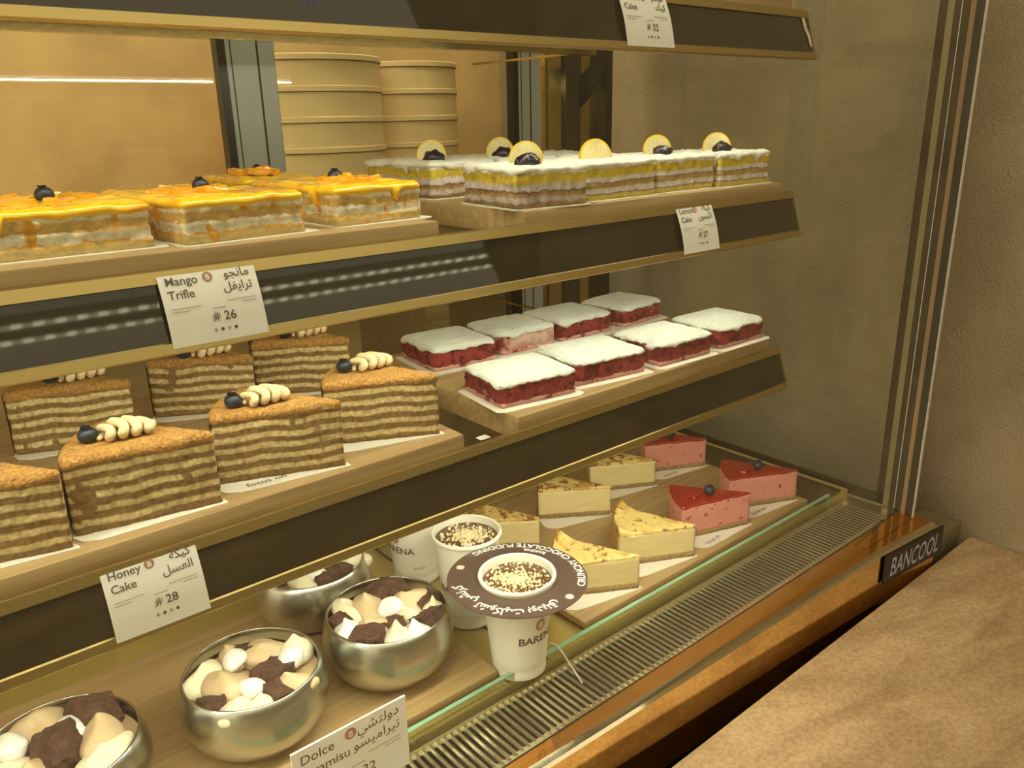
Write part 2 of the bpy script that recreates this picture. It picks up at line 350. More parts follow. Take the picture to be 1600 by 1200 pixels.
    def chunk(s, c, size, rot=(0, 0, 0), amp=.004, fr=45, seed=0, n=7):
        """rough torn cube"""
        R = (Matrix.Rotation(rot[2], 3, 'Z') @ Matrix.Rotation(rot[1], 3, 'Y') @ Matrix.Rotation(rot[0], 3, 'X'))
        for axis in range(3):
            for sg in (-1, 1):
                vs = []
                for i in range(n + 1):
                    for j in range(n + 1):
                        p = [0, 0, 0]; p[axis] = sg; p[(axis + 1) % 3] = -1 + 2 * i / n; p[(axis + 2) % 3] = -1 + 2 * j / n
                        q = Vector(p); L = max(abs(a) for a in q)
                        qq = q * (1 - .10 * max(0, (q.length - 1.1)))   # soften corners
                        w = Vector((qq.x * size[0], qq.y * size[1], qq.z * size[2]))
                        w += amp * noise.noise_vector(Vector(w) * fr + Vector((seed, seed * .3, 0)))
                        w = R @ w; vs.append((c[0] + w.x, c[1] + w.y, c[2] + w.z))
                fs = []
                for i in range(n):
                    for j in range(n):
                        a = i * (n + 1) + j; q = (a, a + n + 1, a + n + 2, a + 1); fs.append(q if sg > 0 else q[::-1])
                s.add(vs, fs)
        return s
    def build(s, name, mat, parent=None, loc=None, rotz=0, smooth=False, link=True):
        me = bpy.data.meshes.new(name); me.from_pydata([(x * S, y * S, z * S) for x, y, z in s.v], [], s.f)
        me.materials.append(mat)
        if smooth:
            for p in me.polygons: p.use_smooth = True
            if smooth != 'full':
                try: me.set_sharp_from_angle(angle=math.radians(38))
                except Exception: pass
        me.update()
        o = bpy.data.objects.new(name, me); COL.objects.link(o)
        if parent is not None: o.parent = parent
        if loc is not None: o.location = P(*loc) if parent is None else Vector(loc) * S
        if rotz: o.rotation_euler = (0, 0, rotz)
        return o
def tag(o, label=None, cat=None, group=None, kind=None):
    if label: o['label'] = label
    if cat: o['category'] = cat
    if group: o['group'] = group
    if kind: o['kind'] = kind
    return o
def empty(name, loc, rotz=0, label=None, cat=None, group=None):
    o = bpy.data.objects.new(name, None); COL.objects.link(o); o.empty_display_size = .02
    o.location = P(*loc); o.rotation_euler = (0, 0, rotz); tag(o, label, cat, group); return o

# ---- lettering
AR = {'ا': ('\ufe8d', '\ufe8e', None, None), 'ب': ('\ufe8f', '\ufe90', '\ufe91', '\ufe92'), 'ة': ('\ufe93', '\ufe94', None, None), 'ت': ('\ufe95', '\ufe96', '\ufe97', '\ufe98'),
      'ج': ('\ufe9d', '\ufe9e', '\ufe9f', '\ufea0'), 'د': ('\ufea9', '\ufeaa', None, None), 'ر': ('\ufead', '\ufeae', None, None), 'س': ('\ufeb1', '\ufeb2', '\ufeb3', '\ufeb4'),
      'ش': ('\ufeb5', '\ufeb6', '\ufeb7', '\ufeb8'), 'ع': ('\ufec9', '\ufeca', '\ufecb', '\ufecc'), 'ف': ('\ufed1', '\ufed2', '\ufed3', '\ufed4'), 'ق': ('\ufed5', '\ufed6', '\ufed7', '\ufed8'),
      'ك': ('\ufed9', '\ufeda', '\ufedb', '\ufedc'), 'ل': ('\ufedd', '\ufede', '\ufedf', '\ufee0'), 'م': ('\ufee1', '\ufee2', '\ufee3', '\ufee4'), 'ن': ('\ufee5', '\ufee6', '\ufee7', '\ufee8'),
      'ه': ('\ufee9', '\ufeea', '\ufeeb', '\ufeec'), 'و': ('\ufeed', '\ufeee', None, None), 'ي': ('\ufef1', '\ufef2', '\ufef3', '\ufef4')}
def arabic(s):
    out = []
    for i, ch in enumerate(s):
        if ch not in AR: out.append(ch); continue
        iso, fin, ini, med = AR[ch]
        pj = i > 0 and s[i - 1] in AR and AR[s[i - 1]][2] is not None
        nj = i + 1 < len(s) and s[i + 1] in AR and ini is not None
        out.append(med if pj and nj else fin if pj else ini if nj else iso)
    return ''.join(reversed(out))
_tc = {}
def text_geo(txt, size, align='LEFT', bold=0.0):
    """flat letter outlines as vertices/faces in layout units"""
    key = (txt, size, align, bold)
    if key in _tc: return _tc[key]
    c = bpy.data.curves.new('lettering', 'FONT'); c.body = txt; c.size = size * S; c.align_x = align; c.resolution_u = 3; c.offset = bold * S
    o = bpy.data.objects.new('lettering', c); COL.objects.link(o)
    dg = bpy.context.evaluated_depsgraph_get(); dg.update()
    me = bpy.data.meshes.new_from_object(o.evaluated_get(dg))
    vs = [(v.co.x / S, v.co.y / S, 0) for v in me.vertices]; fs = [tuple(p.vertices) for p in me.polygons]
    bpy.data.objects.remove(o); bpy.data.curves.remove(c); bpy.data.meshes.remove(me)
    _tc[key] = (vs, fs); return vs, fs
def put(mb, geo, x, y, z=0, squeeze=1):
    vs, fs = geo; mb.add([(a * squeeze + x, b + y, z) for a, b, _ in vs], fs)
def disc(mb, x, y, r, z=0, n=24): mb.add([(x + r * math.cos(6.2832 * i / n), y + r * math.sin(6.2832 * i / n), z) for i in range(n)], [tuple(range(n))])
def dash(mb, x0, x1, y, h, z=0, seed=0):
    rr = random.Random(seed); x = x0
    while x < x1:
        w = rr.uniform(.0008, .0035); w = min(w, x1 - x); mb.add([(x, y, z), (x + w, y, z), (x + w, y + h, z), (x, y + h, z)], [(0, 1, 2, 3)]); x += w + .0006
def stroke(mb, pts, w, z=0):
    for (a, b) in zip(pts[:-1], pts[1:]):
        d = Vector((b[0] - a[0], b[1] - a[1], 0)); l = d.length or 1e-6; nrm = Vector((-d.y, d.x, 0)) / l * w / 2
        mb.add([(a[0] - nrm.x, a[1] - nrm.y, z), (b[0] - nrm.x, b[1] - nrm.y, z), (b[0] + nrm.x, b[1] + nrm.y, z), (a[0] + nrm.x, a[1] + nrm.y, z)], [(0, 1, 2, 3)])
def riyal(mb, x, y, h, z):
    w = h * .09
    stroke(mb, [(x + h * .35, y + h), (x + h * .35, y + h * .15), (x + h * .0, y)], w, z)
    stroke(mb, [(x + h * .6, y + h * 1.0), (x + h * .6, y + h * .0)], w, z)
    for k in (.2, .4, .6): stroke(mb, [(x + h * .02, y + h * k), (x + h * .95, y + h * (k + .2))], w * .8, z)

# ---- cake body builder
def rounded(poly, r, seg=4):
    out = []; n = len(poly)
    for i in range(n):
        p0, p, p1 = Vector(poly[i - 1]), Vector(poly[i]), Vector(poly[(i + 1) % n])
        a, b = (p0 - p), (p1 - p); rr = min(r, a.length * .45, b.length * .45)
        if a.normalized().dot(b.normalized()) < -.94: out.append(tuple(p)); continue
        A, B = p + a.normalized() * rr, p + b.normalized() * rr
        for k in range(seg + 1):
            t = k / seg; q = A * (1 - t) ** 2 + p * 2 * t * (1 - t) + B * t * t; out.append((q.x, q.y))
    return out
def resample(poly, step):
    out = []; n = len(poly)
    L = [0]
    for i in range(n): L.append(L[-1] + (Vector(poly[(i + 1) % n]) - Vector(poly[i])).length)
    m_ = max(24, int(L[-1] / step)); k = 0
    for j in range(m_):
        d = L[-1] * j / m_
        while L[k + 1] < d: k += 1
        t = (d - L[k]) / max(1e-9, L[k + 1] - L[k]); a, b = Vector(poly[k % n]), Vector(poly[(k + 1) % n]); q = a.lerp(b, t); out.append((q.x, q.y))
    return out
def cake(poly, levels, amp=.0015, fr=60, seed=0, step=.006, r=.004, zfn=None, drip=None, lowdisp=1, ringstep=.012, bottom=True):
    """closed body: footprint poly (ccw), levels [(z, outset)], noisy sides, optional height function for the top, optional drip(i)->dz on lowest level"""
    pts = resample(rounded(poly, r), step); n = len(pts)
    nm = []
    for i in range(n):
        a, b = Vector(pts[i - 2]), Vector(pts[(i + 2) % n]); d = (b - a).normalized(); nm.append(Vector((d.y, -d.x)))
    cx = sum(p[0] for p in pts) / n; cy = sum(p[1] for p in pts) / n
    lv = []
    for (z0, o0), (z1, o1) in zip(levels[:-1], levels[1:]):
        k = max(1, int(abs(z1 - z0) / step))
        for q in range(k): lv.append((z0 + (z1 - z0) * q / k, o0 + (o1 - o0) * q / k))
    lv.append(levels[-1])
    vs = []; ztop = lv[-1][0]
    for (z, o) in lv:
        h = (z - lv[0][0]) / max(1e-6, ztop - lv[0][0])
        for i, (x, y) in enumerate(pts):
            w = noise.noise(Vector((x * fr + seed, y * fr, z * fr))) * amp + noise.noise(Vector((x * fr * 3 + seed, y * fr * 3, z * fr * 3))) * amp * .5
            zz = z
            if drip: zz = z - drip(i / n, x, y) * (1 - h)
            px, py = x + nm[i].x * (o + w), y + nm[i].y * (o + w)
            if zfn: zz += zfn(px, py) * h
            vs.append((px, py, zz))
    fs = []
    for k in range(len(lv) - 1):
        for i in range(n):
            j = (i + 1) % n; fs.append((k * n + i, k * n + j, (k + 1) * n + j, (k + 1) * n + i))
    top = vs[-n:]; rmax = max(math.hypot(x - cx, y - cy) for x, y in pts); kr = max(2, int(rmax / ringstep)); base = len(vs) - n
    for q in range(1, kr + 1):
        t = 1 - q / (kr + .0001)
        o = len(vs)
        if q == kr:
            z = ztop + (zfn(cx, cy) if zfn else 0) + noise.noise(Vector((cx * fr + seed, cy * fr, 1))) * amp; vs.append((cx, cy, z))
            for i in range(n): fs.append((base + i, base + (i + 1) % n, o))
        else:
            for i in range(n):
                x = cx + (top[i][0] - cx) * t; y = cy + (top[i][1] - cy) * t
                z = ztop + (zfn(x, y) if zfn else 0) + noise.noise(Vector((x * fr + seed, y * fr, 1))) * amp
                vs.append((x, y, z))
            for i in range(n):
                j = (i + 1) % n; fs.append((base + i, base + j, o + j, o + i))
            base = o
    if bottom: fs.append(tuple(range(n - 1, -1, -1)))
    mb = MB(); mb.add(vs, fs); return mb
def wedge(angA, angB, L, tip=.006, bulge=.0):
    """apex at origin; A side at angA, B side at angB (degrees, angA > angB)"""
    a, b = math.radians(angA), math.radians(angB)
    A = (L * math.cos(a), L * math.sin(a)); B = (L * math.cos(b), L * math.sin(b))
    arc = []
    for k in range(0, 9):
        t = b + (a - b) * k / 8; q = L * (1 + bulge * math.sin(math.pi * k / 8)); arc.append((q * math.cos(t), q * math.sin(t)))
    return [(0, 0)] + arc       # ccw: apex, B ... A
def rect(w, d): return [(0, 0), (w, 0), (w, d), (0, d)]

# ================================================================= THE ROOM
XW = 2.45
def struct(name, mb, mat): return tag(mb.build(name, mat, loc=(0, 0, 0)), kind='structure')
struct('floor', MB().box(-8, 9.2, -6.6, 3.2, -EYE / S - .1, -EYE / S), M['floor'])
struct('wall_right', MB().box(XW, XW + .2, -1.0, 3.2, -EYE / S, 2.2), M['wall_side'])
struct('wall_back', MB().box(-4, XW + .2, 3.0, 3.2, -EYE / S, 2.2), M['wall_back'])

struct('wall_front', MB().box(-8, 9.2, -6.6, -6.4, -EYE / S, 2.6), M['wall_front'])
struct('wall_far', MB().box(9, 9.2, -6.4, 3.2, -EYE / S, 2.6), M['wall_front'])
# ceiling lamps (the shop pair reflects along the dark shelf fronts)
def lamp(y, z, x0, x1, label):
    e = empty('linear_ceiling_lamp', ((x0 + x1) / 2, y, z), 0, label, 'lamp', 'linear ceiling lamps')
    w = (x1 - x0) / 2
    MB().box(-w - .02, w + .02, -.06, .06, .012, .06, .006).build('housing', M['grey'], e)
    MB().box(-w, w, -.018, .018, 0, .012).build('light_tube', M['ceil' if y < 0 else 'rear_fill'], e)
lamp(-3.14, 1.62, -3.0, 4.75, 'long linear lamp over the shop floor, nearer the display case')
lamp(-3.37, 1.62, -3.0, 4.9, 'long linear lamp over the shop floor, farther from the display case')
lamp(2.22, 1.25, -2.0, 2.2, 'added fill lamp behind the display case, brightening wall and boxes')  # unseen lamp, added to brighten the back wall and round boxes

# counter in front of the case
ct = empty('stone_counter', (.3, .2, -EYE / S), 0, 'beige travertine counter in front of the display case', 'counter')
zt = EYE / S - 1.225
cm = MB().box(-3.2, XW - .3 - .002, -.75, .606, zt - .07, zt, .004); cm.build('counter_top', M['counter'], ct)
MB().box(-3.1, XW - .32, -.66, .55, 0, zt - .0705).build('counter_body', M['counter'], ct)

# ================================================================= THE DISPLAY CASE
XL = -.75
case = empty('pastry_display_case', (.7, 1.5, -EYE / S), 0, 'refrigerated glass pastry case with bronze mirror frame', 'display case')
OX, OY, OZ = .7, 1.5, -EYE / S
def cpart(name, mb, mat, smooth=False, label=None, parent=None):
    mb.v = [(x - OX, y - OY, z - OZ) for x, y, z in mb.v]
    o = mb.build(name, mat, parent if parent is not None else case, smooth=smooth)
    if label: o['label'] = label
    return o
# base frame: top surface polished bronze
fr_front = [(XL, .905), (.5, .884), (1.09, .866), (1.6, .850), (1.95, .838), (2.207, .814)]
inner = [(x, y + .014) for x, y in fr_front]
poly = inner + [(2.207, .88), (2.207, .918), (XL, .918)]
frame = cpart('base_frame', MB().prism(poly, -1.30, -1.10), M['bronze'])
face = [(x, y - .003) for x, y in fr_front]; face2 = [(x, y - .0005) for x, y in fr_front]
cpart('front_trim', MB().prism(face + face2[::-1], -1.30, -1.1105), M['bronze_face'])
edge = [(x, y - .005) for x, y in fr_front]
ch_ = MB(); n_ = len(fr_front)
ch_.add([(x, y + .0145, -1.1002) for x, y in fr_front] + [(x, y + .002, -1.1045) for x, y in fr_front] + [(x, y - .003, -1.1105) for x, y in fr_front],
        [(i, i + 1, n_ + i + 1, n_ + i) for i in range(n_ - 1)] + [(n_ + i, n_ + i + 1, 2 * n_ + i + 1, 2 * n_ + i) for i in range(n_ - 1)])
cpart('polished_chamfer', ch_, M['chamfer'])
cpart('cabinet_body', MB().box(XL, 2.207, .93, 2.15, OZ + .02, -1.32), M['black'])
# air grille with stadium-shaped slots
g = MB(); gz = -1.10; y0g, y1g = .922, 1.056; sp = .0158; nslot = 176; x0g = 2.135 - nslot * sp
hw, a0, a1 = .0040, .934, 1.044
for i in range(nslot):
    cx = x0g + (i + .5) * sp; cyy = (y0g + y1g) / 2; X0, X1 = cx - sp / 2, cx + sp / 2
    hole = []; outer = []
    for k in range(5): t = math.pi * k / 4; hole.append((cx + hw * math.cos(t), a1 - hw + hw * math.sin(t)))
    for k in range(5): t = math.pi + math.pi * k / 4; hole.append((cx + hw * math.cos(t), a0 + hw + hw * math.sin(t)))
    outer = [(X1, a1), (X1, y1g), (cx, y1g), (X0, y1g), (X0, a1), (X0, a0), (X0, y0g), (cx, y0g), (X1, y0g), (X1, a0)]
    n = 10; vs = [(x, y, gz) for x, y in outer] + [(x, y, gz - .0018) for x, y in hole] + [(x, y, gz - .006) for x, y in hole]
    fs = [(i_, (i_ + 1) % n, n + (i_ + 1) % n, n + i_) for i_ in range(n)] + [(n + i_, n + (i_ + 1) % n, 2 * n + (i_ + 1) % n, 2 * n + i_) for i_ in range(n)]
    g.add(vs, fs)
cpart('air_grille', g, M['steel'], smooth=True)
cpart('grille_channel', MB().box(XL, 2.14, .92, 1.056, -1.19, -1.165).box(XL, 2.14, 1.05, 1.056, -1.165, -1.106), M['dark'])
cpart('grille_lip', MB().box(XL, 2.18, 1.048, 1.0555, -1.1, -1.095).box(2.136, 2.18, .922, 1.7, -1.105, -1.094), M['steel'])
# deck
cpart('deck', MB().box(XL, 2.18, 1.066, 2.14, -1.115, -1.0745), M['deckmetal'])
dg_ = cpart('deck_glass', MB().box(XL, .93, 1.066, 2.1, -1.073, -1.07).box(.935, 2.15, 1.066, 2.1, -1.073, -1.07), M['shelfglass'])
cpart('border_reflection', MB().box(2.0, 2.148, 1.07, 2.09, -1.0695, -1.0675), M['border'])  # dark sheet imitating the printed border's reflection in the deck
cpart('deck_seam', MB().box(.9305, .9345, 1.066, 2.1, -1.0735, -1.0698), M['seam'])
gg = cpart('guard_glass', MB().box(XL, 2.055, 1.056, 1.0655, -1.10, -1.0522), M['edgeglass'])
cpart('polished_edge', MB().box(XL, 2.055, 1.0557, 1.0657, -1.0522, -1.0490, .0012).box(2.0552, 2.0575, 1.0557, 1.0657, -1.098, -1.0495), M['glassedge'], parent=gg)
for p in gg.children: pass
# front glass, side glass with dark border, corner seals
cpart('front_glass', MB().box(XL, 2.195, .871, .875, -1.10, 1.0), M['glass'])
sg = cpart('side_glass', MB().box(2.196, 2.2, .884, 2.13, -1.10, 1.0), M['sideglass'])
b = MB().box(2.190, 2.1955, .963, .984, -1.09, 1.0).box(2.190, 2.1955, .931, .946, -1.09, 1.0).box(2.190, 2.1955, .912, .929, -1.10, 1.0)
b.box(2.190, 2.1955, .963, 2.12, -1.09, -1.060)
cpart('printed_border', b, M['border'], parent=sg)
cpart('spacer_bar', MB().box(2.188, 2.1955, .9465, .9625, -1.09, 1.0).box(2.186, 2.1955, .9465, 2.12, -1.0945, -1.0905), M['spacer'], parent=sg)
cpart('glass_edge_line', MB().box(2.189, 2.1955, .9292, .9308, -1.09, 1.0).box(2.19, 2.2, .8752, .8775, -1.10, 1.0), M['paper'], parent=sg)
cpart('seal_strip', MB().box(2.192, 2.1955, .898, .911, -1.10, 1.0), M['tanstrip'], parent=sg)
cpart('corner_post', MB().box(2.189, 2.1955, .8785, .8975, -1.10, 1.0), M['black'])
cpart('side_foot', MB().box(2.15, 2.194, .96, 2.13, -1.12, -1.0946), M['steel'])
# rear: sliding glass doors with aluminium stiles, brass corner column
def stile(x0, x1, y): return MB().box(x0, x1, y, y + .05, -1.07, 1.0, .003)
for x0, x1, y in ((.845, .975, 2.10), (1.79, 1.89, 2.10), (-.2, -.1, 2.10)):
    st_ = cpart('door_stile', stile(x0, x1, y), M['grey'])
    cpart('rubber_seal', MB().box(x0 - .022, x0 - .001, y - .004, y + .03, -1.07, 1.0), M['black'], parent=st_)
    cpart('groove', MB().box(x0 + .012, x0 + .015, y - .001, y + .01, -1.07, 1.0).box(x1 - .05, x1 - .045, y - .001, y + .01, -1.07, 1.0), M['seam'], parent=st_)
cpart('door_glass', MB().box(-.10, .845, 2.12, 2.125, -1.06, 1.0), M['doorglass'])
cpart('door_glass', MB().box(.975, 1.79, 2.12, 2.125, -1.06, 1.0), M['doorglass'])
cc_ = cpart('corner_column', MB().box(1.92, 2.185, 2.10, 2.15, -1.07, 1.0, .004), M['brass'])
cpart('shelf_rail', MB().box(1.99, 2.06, 2.088, 2.0995, -1.05, .98), M['border'], parent=cc_)
cpart('shelf_rail', MB().box(2.155, 2.184, 2.06, 2.0995, -1.05, .98), M['black'], parent=cc_)
cpart('door_sill', MB().box(XL, 2.18, 2.09, 2.15, -1.115, -1.07), M['brass'])
cpart('case_roof', MB().box(XL, 2.2, 1.0, 2.15, 1.0, 1.05).box(XL, 2.2, .88, 1.0, 1.0, 1.05), M['black'])
cpart('header_light', MB().box(XL + .1, 2.1, .95, .962, .992, .998), M['led'])
# name plate on the front face
npl = MB().box(0, .285, -.006, 0, -.0875, 0, .003)
np_ = cpart('name_plate', MB(), M['nameplate']); bpy.data.objects.remove(np_)
np_ = npl.build('name_plate', M['nameplate'], case); a_np = math.atan2(.814 - .838, .257)
np_.location = Vector((1.945 - OX, .833 - OY, -1.108 - OZ)) * S; np_.rotation_euler = (0, 0, a_np)
lt = MB(); vs, fs = text_geo('BANCOOL', .062, 'CENTER', .0008)
xs = [v[0] for v in vs]; k_ = .235 / (max(xs) - min(xs))
lt.add([(v[0] * k_ + .143 + v[1] * .12, -.0068, v[1] * 1.25 - .0705) for v in vs], fs)
lo = lt.build('raised_lettering', M['plate_letters'], np_); lo['label'] = 'silver and blue BANCOOL lettering'

cpart('side_filler', MB().box(2.211, 2.444, .835, .95, -1.30, -1.185), M['spacer'])
cpart('column_bracket', MB().add([(2.05 + q, yy, zz) for q in (0, .008) for yy, zz in ((2.095, .13), (2.095, .03), (2.05, .06), (1.98, .16), (2.03, .17))], [(0, 1, 2, 3, 4), (9, 8, 7, 6, 5), (0, 5, 6, 1), (1, 6, 7, 2), (2, 7, 8, 3), (3, 8, 9, 4), (4, 9, 5, 0)]), M['black'])
# clear tie over the guard glass
mb = MB(); mb.tube([(.975, 1.10, -1.068), (.978, 1.075, -1.046), (.982, 1.062, -1.0465), (.984, 1.050, -1.052), (.985, 1.02, -1.075), (.983, .985, -1.095)], .0019, 8)
mb.v = [(x - .98, y - 1.06, z + 1.10) for x, y, z in mb.v]
tag(mb.build('nylon_tie', M['nylon'], loc=(.98, 1.06, -1.10), smooth=True), 'thin clear nylon tie hooked over the low green-edged glass', 'tie')

# ================================================================= SHELVES
def shelf(z, label, seams=()):
    e = empty('display_shelf', (.5, 1.3, z), 0, label, 'shelf', 'glass display shelves of the case')
    x0, x1 = XL - .5 + .05, 1.634 - .5
    gy0, gy1 = 1.0 - 1.3, 1.6 - 1.3
    segs = [x0] + [s_ - .5 for s_ in seams] + [x1 - .03]
    for a_, b_ in zip(segs[:-1], segs[1:]): MB().box(a_ + .001, b_ - .001, gy0 + .01, gy1, -.032, -.022).build('glass_pane', M['shelfglass'], e)
    # sloping dark front with champagne lips
    pr = [(-.300, -.006), (-.3260, -.088), (-.3220, -.089), (-.296, -.007)]
    MB().extrude_x(pr, x0, x1 - .004).build('front_panel', M['panel'], e)
    up = [(-.306, -.0135), (-.303, .0), (-.290, .0), (-.288, -.006), (-.288, -.04), (-.2955, -.04)]
    MB().extrude_x([(-.3065, -.0145), (-.3020, -.0005), (-.298, .0005), (-.293, .0005), (-.293, -.022), (-.2965, -.022), (-.2975, -.009)], x0, x1).build('upper_trim', M['gold'], e, smooth=True)
    MB().extrude_x([(-.3250, -.0815), (-.3285, -.0825), (-.3320, -.0935), (-.3295, -.096), (-.3165, -.096), (-.3155, -.091), (-.3210, -.0895)], x0, x1).build('lower_trim', M['gold'], e, smooth=True)
    MB().extrude_x([(-.300, -.004), (-.3285, -.093), (-.3205, -.093), (-.292, -.004)], x1, x1 + .003).build('end_cap', M['gold'], e)
    lh = .012 if z < -.4 else 0
    MB().box(x0 + .1, x1 - .08, -.2925, -.279 + lh, -.0350, -.0325).build('light_housing', M['grey'], e)
    MB().box(x0 + .1, x1 - .08, -.292, -.282 + lh, -.0385, -.0352).build('light_strip', M['led'], e)
    MB().box(x0, x1 - .02, gy1 - .02, gy1 + .002, -.046, -.0325).build('rear_rail', M['brass'], e)
    # bracket arms back to the rear column
    MB().add([(x1 - .035 + q, yy, zz) for q in (0, .007) for yy, zz in ((.29, -.034), (.29, -.040), (.66, -.040), (.785, -.040), (.785, -.034))],
             [(0, 1, 2, 3, 4), (9, 8, 7, 6, 5), (0, 5, 6, 1), (1, 6, 7, 2), (2, 7, 8, 3), (3, 8, 9, 4), (4, 9, 5, 0)]).build('bracket_arm', M['brass'], e)
    return e
sh1 = shelf(.2, 'upper glass shelf whose front carries the 32 priced tag, topmost in view', (.72,))
sh2 = shelf(-.16, 'middle glass shelf holding the mango and lemon cakes', (.79,))
sh3 = shelf(-.511, 'lower glass shelf holding the honey and red velvet cakes', (.785,))
# small marks on the fronts
mk = MB(); R0 = Matrix.Rotation(math.radians(73.6), 3, 'X')
def onface(o, z0, x, dy, z):    # attach flat art to the sloping front; local xy = face plane
    o.rotation_euler = (math.radians(72.8), 0, 0); return o
stroke(mk, [(0, -.018), (.012, .0)], .0012); stroke(mk, [(.045, -.02), (.052, -.006), (.056, -.018), (.062, -.004), (.066, -.016), (.078, -.002)], .0014)
o = mk.build('marker_scribble', M['purple'], sh1); onface(o, 0, 0, 0, 0); o.location = Vector((.45 - .5, -.3125, -.045)) * S + Vector((0, -.0004, .0))
tp = MB(); tp.add([(0, 0, 0), (.012, 0, 0), (.013, -.022, 0), (.021, -.038, 0), (.022, -.062, 0), (.014, -.060, 0), (.010, -.038, 0), (.003, -.026, 0)], [(7, 6, 5, 4, 3, 2, 1, 0)])
o = tp.build('torn_tape', M['tape'], sh1); onface(o, 0, 0, 0, 0); o.location = Vector((1.606 - .5, -.3035, -.012)) * S + Vector((0, -.0006, 0))
# ================================================================= BOARDS
def board(x0, x1, y0, y1, ztop, th, label, mat='board', rot=0):
    w, d = (x1 - x0), (y1 - y0)
    mb = MB().box(0, w, 0, d, 0, th, .003)
    return tag(mb.build('serving_board', M[mat], loc=(x0, y0, ztop - th), rotz=rot, smooth=True), label, 'board', 'wooden serving boards')
board(-.7, .66, 1.010, 1.55, .222, .040, 'wooden board on the top shelf, left one')
board(.78, 1.595, 1.010, 1.55, .222, .040, 'wooden board on the top shelf under the cut red cake')
board(-.6, .700, 1.008, 1.59, -.14, .040, 'pale wooden board under the mango cakes')
board(.865, 1.598, 1.004, 1.57, -.14, .040, 'pale wooden board under the lemon blueberry cakes')
board(-.6, .728, .996 + .010, 1.59, -.487, .044, 'pale wooden board under the honey cake wedges')
board(.842, 1.598, 1.004, 1.50, -.487, .044, 'pale wooden board under the red velvet squares')
board(-.6, .843, 1.085, 1.617, -1.05, .018, 'wide wooden board under the steel dessert bowls', 'board_deck')
board(1.087, 1.985, 1.083, 1.66, -1.05, .018, 'wooden board under the cheesecake wedges', 'board_deck')
# small white sticker on the lower shelf glass
tag(MB().box(0, .022, 0, .016, 0, .0006).build('sticker', M['paper'], loc=(.800, 1.056, -.5328)), 'small blank white sticker on the lower shelf glass between the boards', 'sticker')

# ================================================================= CAKES
def swirl(parent, x, y, z, L, ang, seed, n=4.3, r=.0066):
    mb = MB(); path = []; rad = []; K = 90; rr = random.Random(seed); ph = rr.uniform(-.3, .3)
    for i in range(K + 1):
        t = i / K; w = .0165 * (.7 + .3 * math.sin(math.pi * t)); q = 2 * math.pi * n * t + ph
        lx = L * (t - .5) + .006 * math.sin(q * 2) * .5; ly = w * math.sin(q); lz = .0060 + .0165 * (.5 - .5 * math.cos(q)) * (.6 + .4 * math.sin(math.pi * min(1, t * 1.2)))
        path.append((x + lx * math.cos(ang) - ly * math.sin(ang), y + lx * math.sin(ang) + ly * math.cos(ang), z + lz))
        rad.append(r * (.45 + .55 * min(1, 5 * t, 6 * (1 - t) + .3)))
    mb.tube(path, rad, 9); return mb.build('cream_swirl', M['swirl'], parent, smooth='full')
def blueberry(parent, x, y, z, r=.0125, seed=0):
    mb = MB(); mb.blob((x, y, z + r * .85), (r, r, r * .88), 20, 14, .03, 60, seed=seed)
    o = mb.build('blueberry', M['berry'], parent, smooth='full')
    c = MB(); prof = [(r * .2, 0), (r * .42, .0006), (r * .5, .0022), (r * .36, .0012), (r * .18, .0004)]
    c.lathe(prof, 12, (x - r * .15, y - r * .2, z + r * 1.66)); c.build('crown', M['jam'], o, smooth=True)
    return o
card_shape = {}
def cake_card(x, y, z, poly, label, text=None, tpos=(0, 0), trot=0):
    o = cake((poly), [(0, 0), (.0016, 0)], amp=.0003, fr=10, r=.010, step=.02).build('cake_card', M['card'], loc=(x, y, z))
    tag(o, label, 'cake card', 'white cake cards')
    if text:
        mb = MB(); vs, fs = text_geo(text, .017, 'LEFT', .0002); ca, sa = math.cos(trot), math.sin(trot)
        mb.add([(tpos[0] + v[0] * ca - v[1] * sa, tpos[1] + v[0] * sa + v[1] * ca, .0022) for v in vs], fs)
        m2 = MB(); dash(m2, 0, .045, -.007, .0008); mb.add([(tpos[0] + v[0] * ca - v[1] * sa, tpos[1] + v[0] * sa + v[1] * ca, .0022) for v in m2.v], m2.f)
        mb.build('printed_text', M['ink'], o)
    return o
def wedge_card(T, angA, angB, L, z, label, text=None, turn=13, tp=(.10, -9), ext=1.0):
    a = math.radians(angA + turn); b = math.radians(angB + 4)
    L1 = L * ext
    pl = [(.014, -.006), (math.cos(b) * L1 * .9, math.sin(b) * L1 * .9), (math.cos((a + b) / 2) * L1 * 1.04, math.sin((a + b) / 2) * L1 * 1.04), (math.cos(a - .09) * L1 * 1.0, math.sin(a - .09) * L1 * 1.0), (math.cos(a) * L1 * .86, math.sin(a) * L1 * .86)]
    tr = math.radians(angA + turn - 180) + .05
    d = tp[0] * L / .2; tx = math.cos(a - .04) * (L * .80); ty = math.sin(a - .04) * (L * .80) + .004
    return cake_card(T[0], T[1], z, pl, label, text, (tx, ty), tr)
ZH = -.487
honey = [  # T, angA, angB, L, swirl?, berry side, labels
 ((.151, 1.027), 166, 122, .175, 'honey cake wedge cut off by the left edge of the photo'),
 ((.336, 1.026), 171, 123, .182, 'honey cake wedge with blueberry, directly above the honey cake price tag'),
 ((.522, 1.022), 160, 115, .182, 'honey cake wedge second from the right in the front row'),
 ((.700, 1.030), 153, 109, .182, 'honey cake wedge nearest the red velvet squares, front row'),
 ((.322, 1.352), 160, 116, .180, 'honey cake wedge in the back row, farthest left'),
 ((.528, 1.350), 150, 108, .180, 'honey cake wedge in the middle of the back row'),
 ((.712, 1.340), 150, 106, .180, 'honey cake wedge farthest right in the back row')]
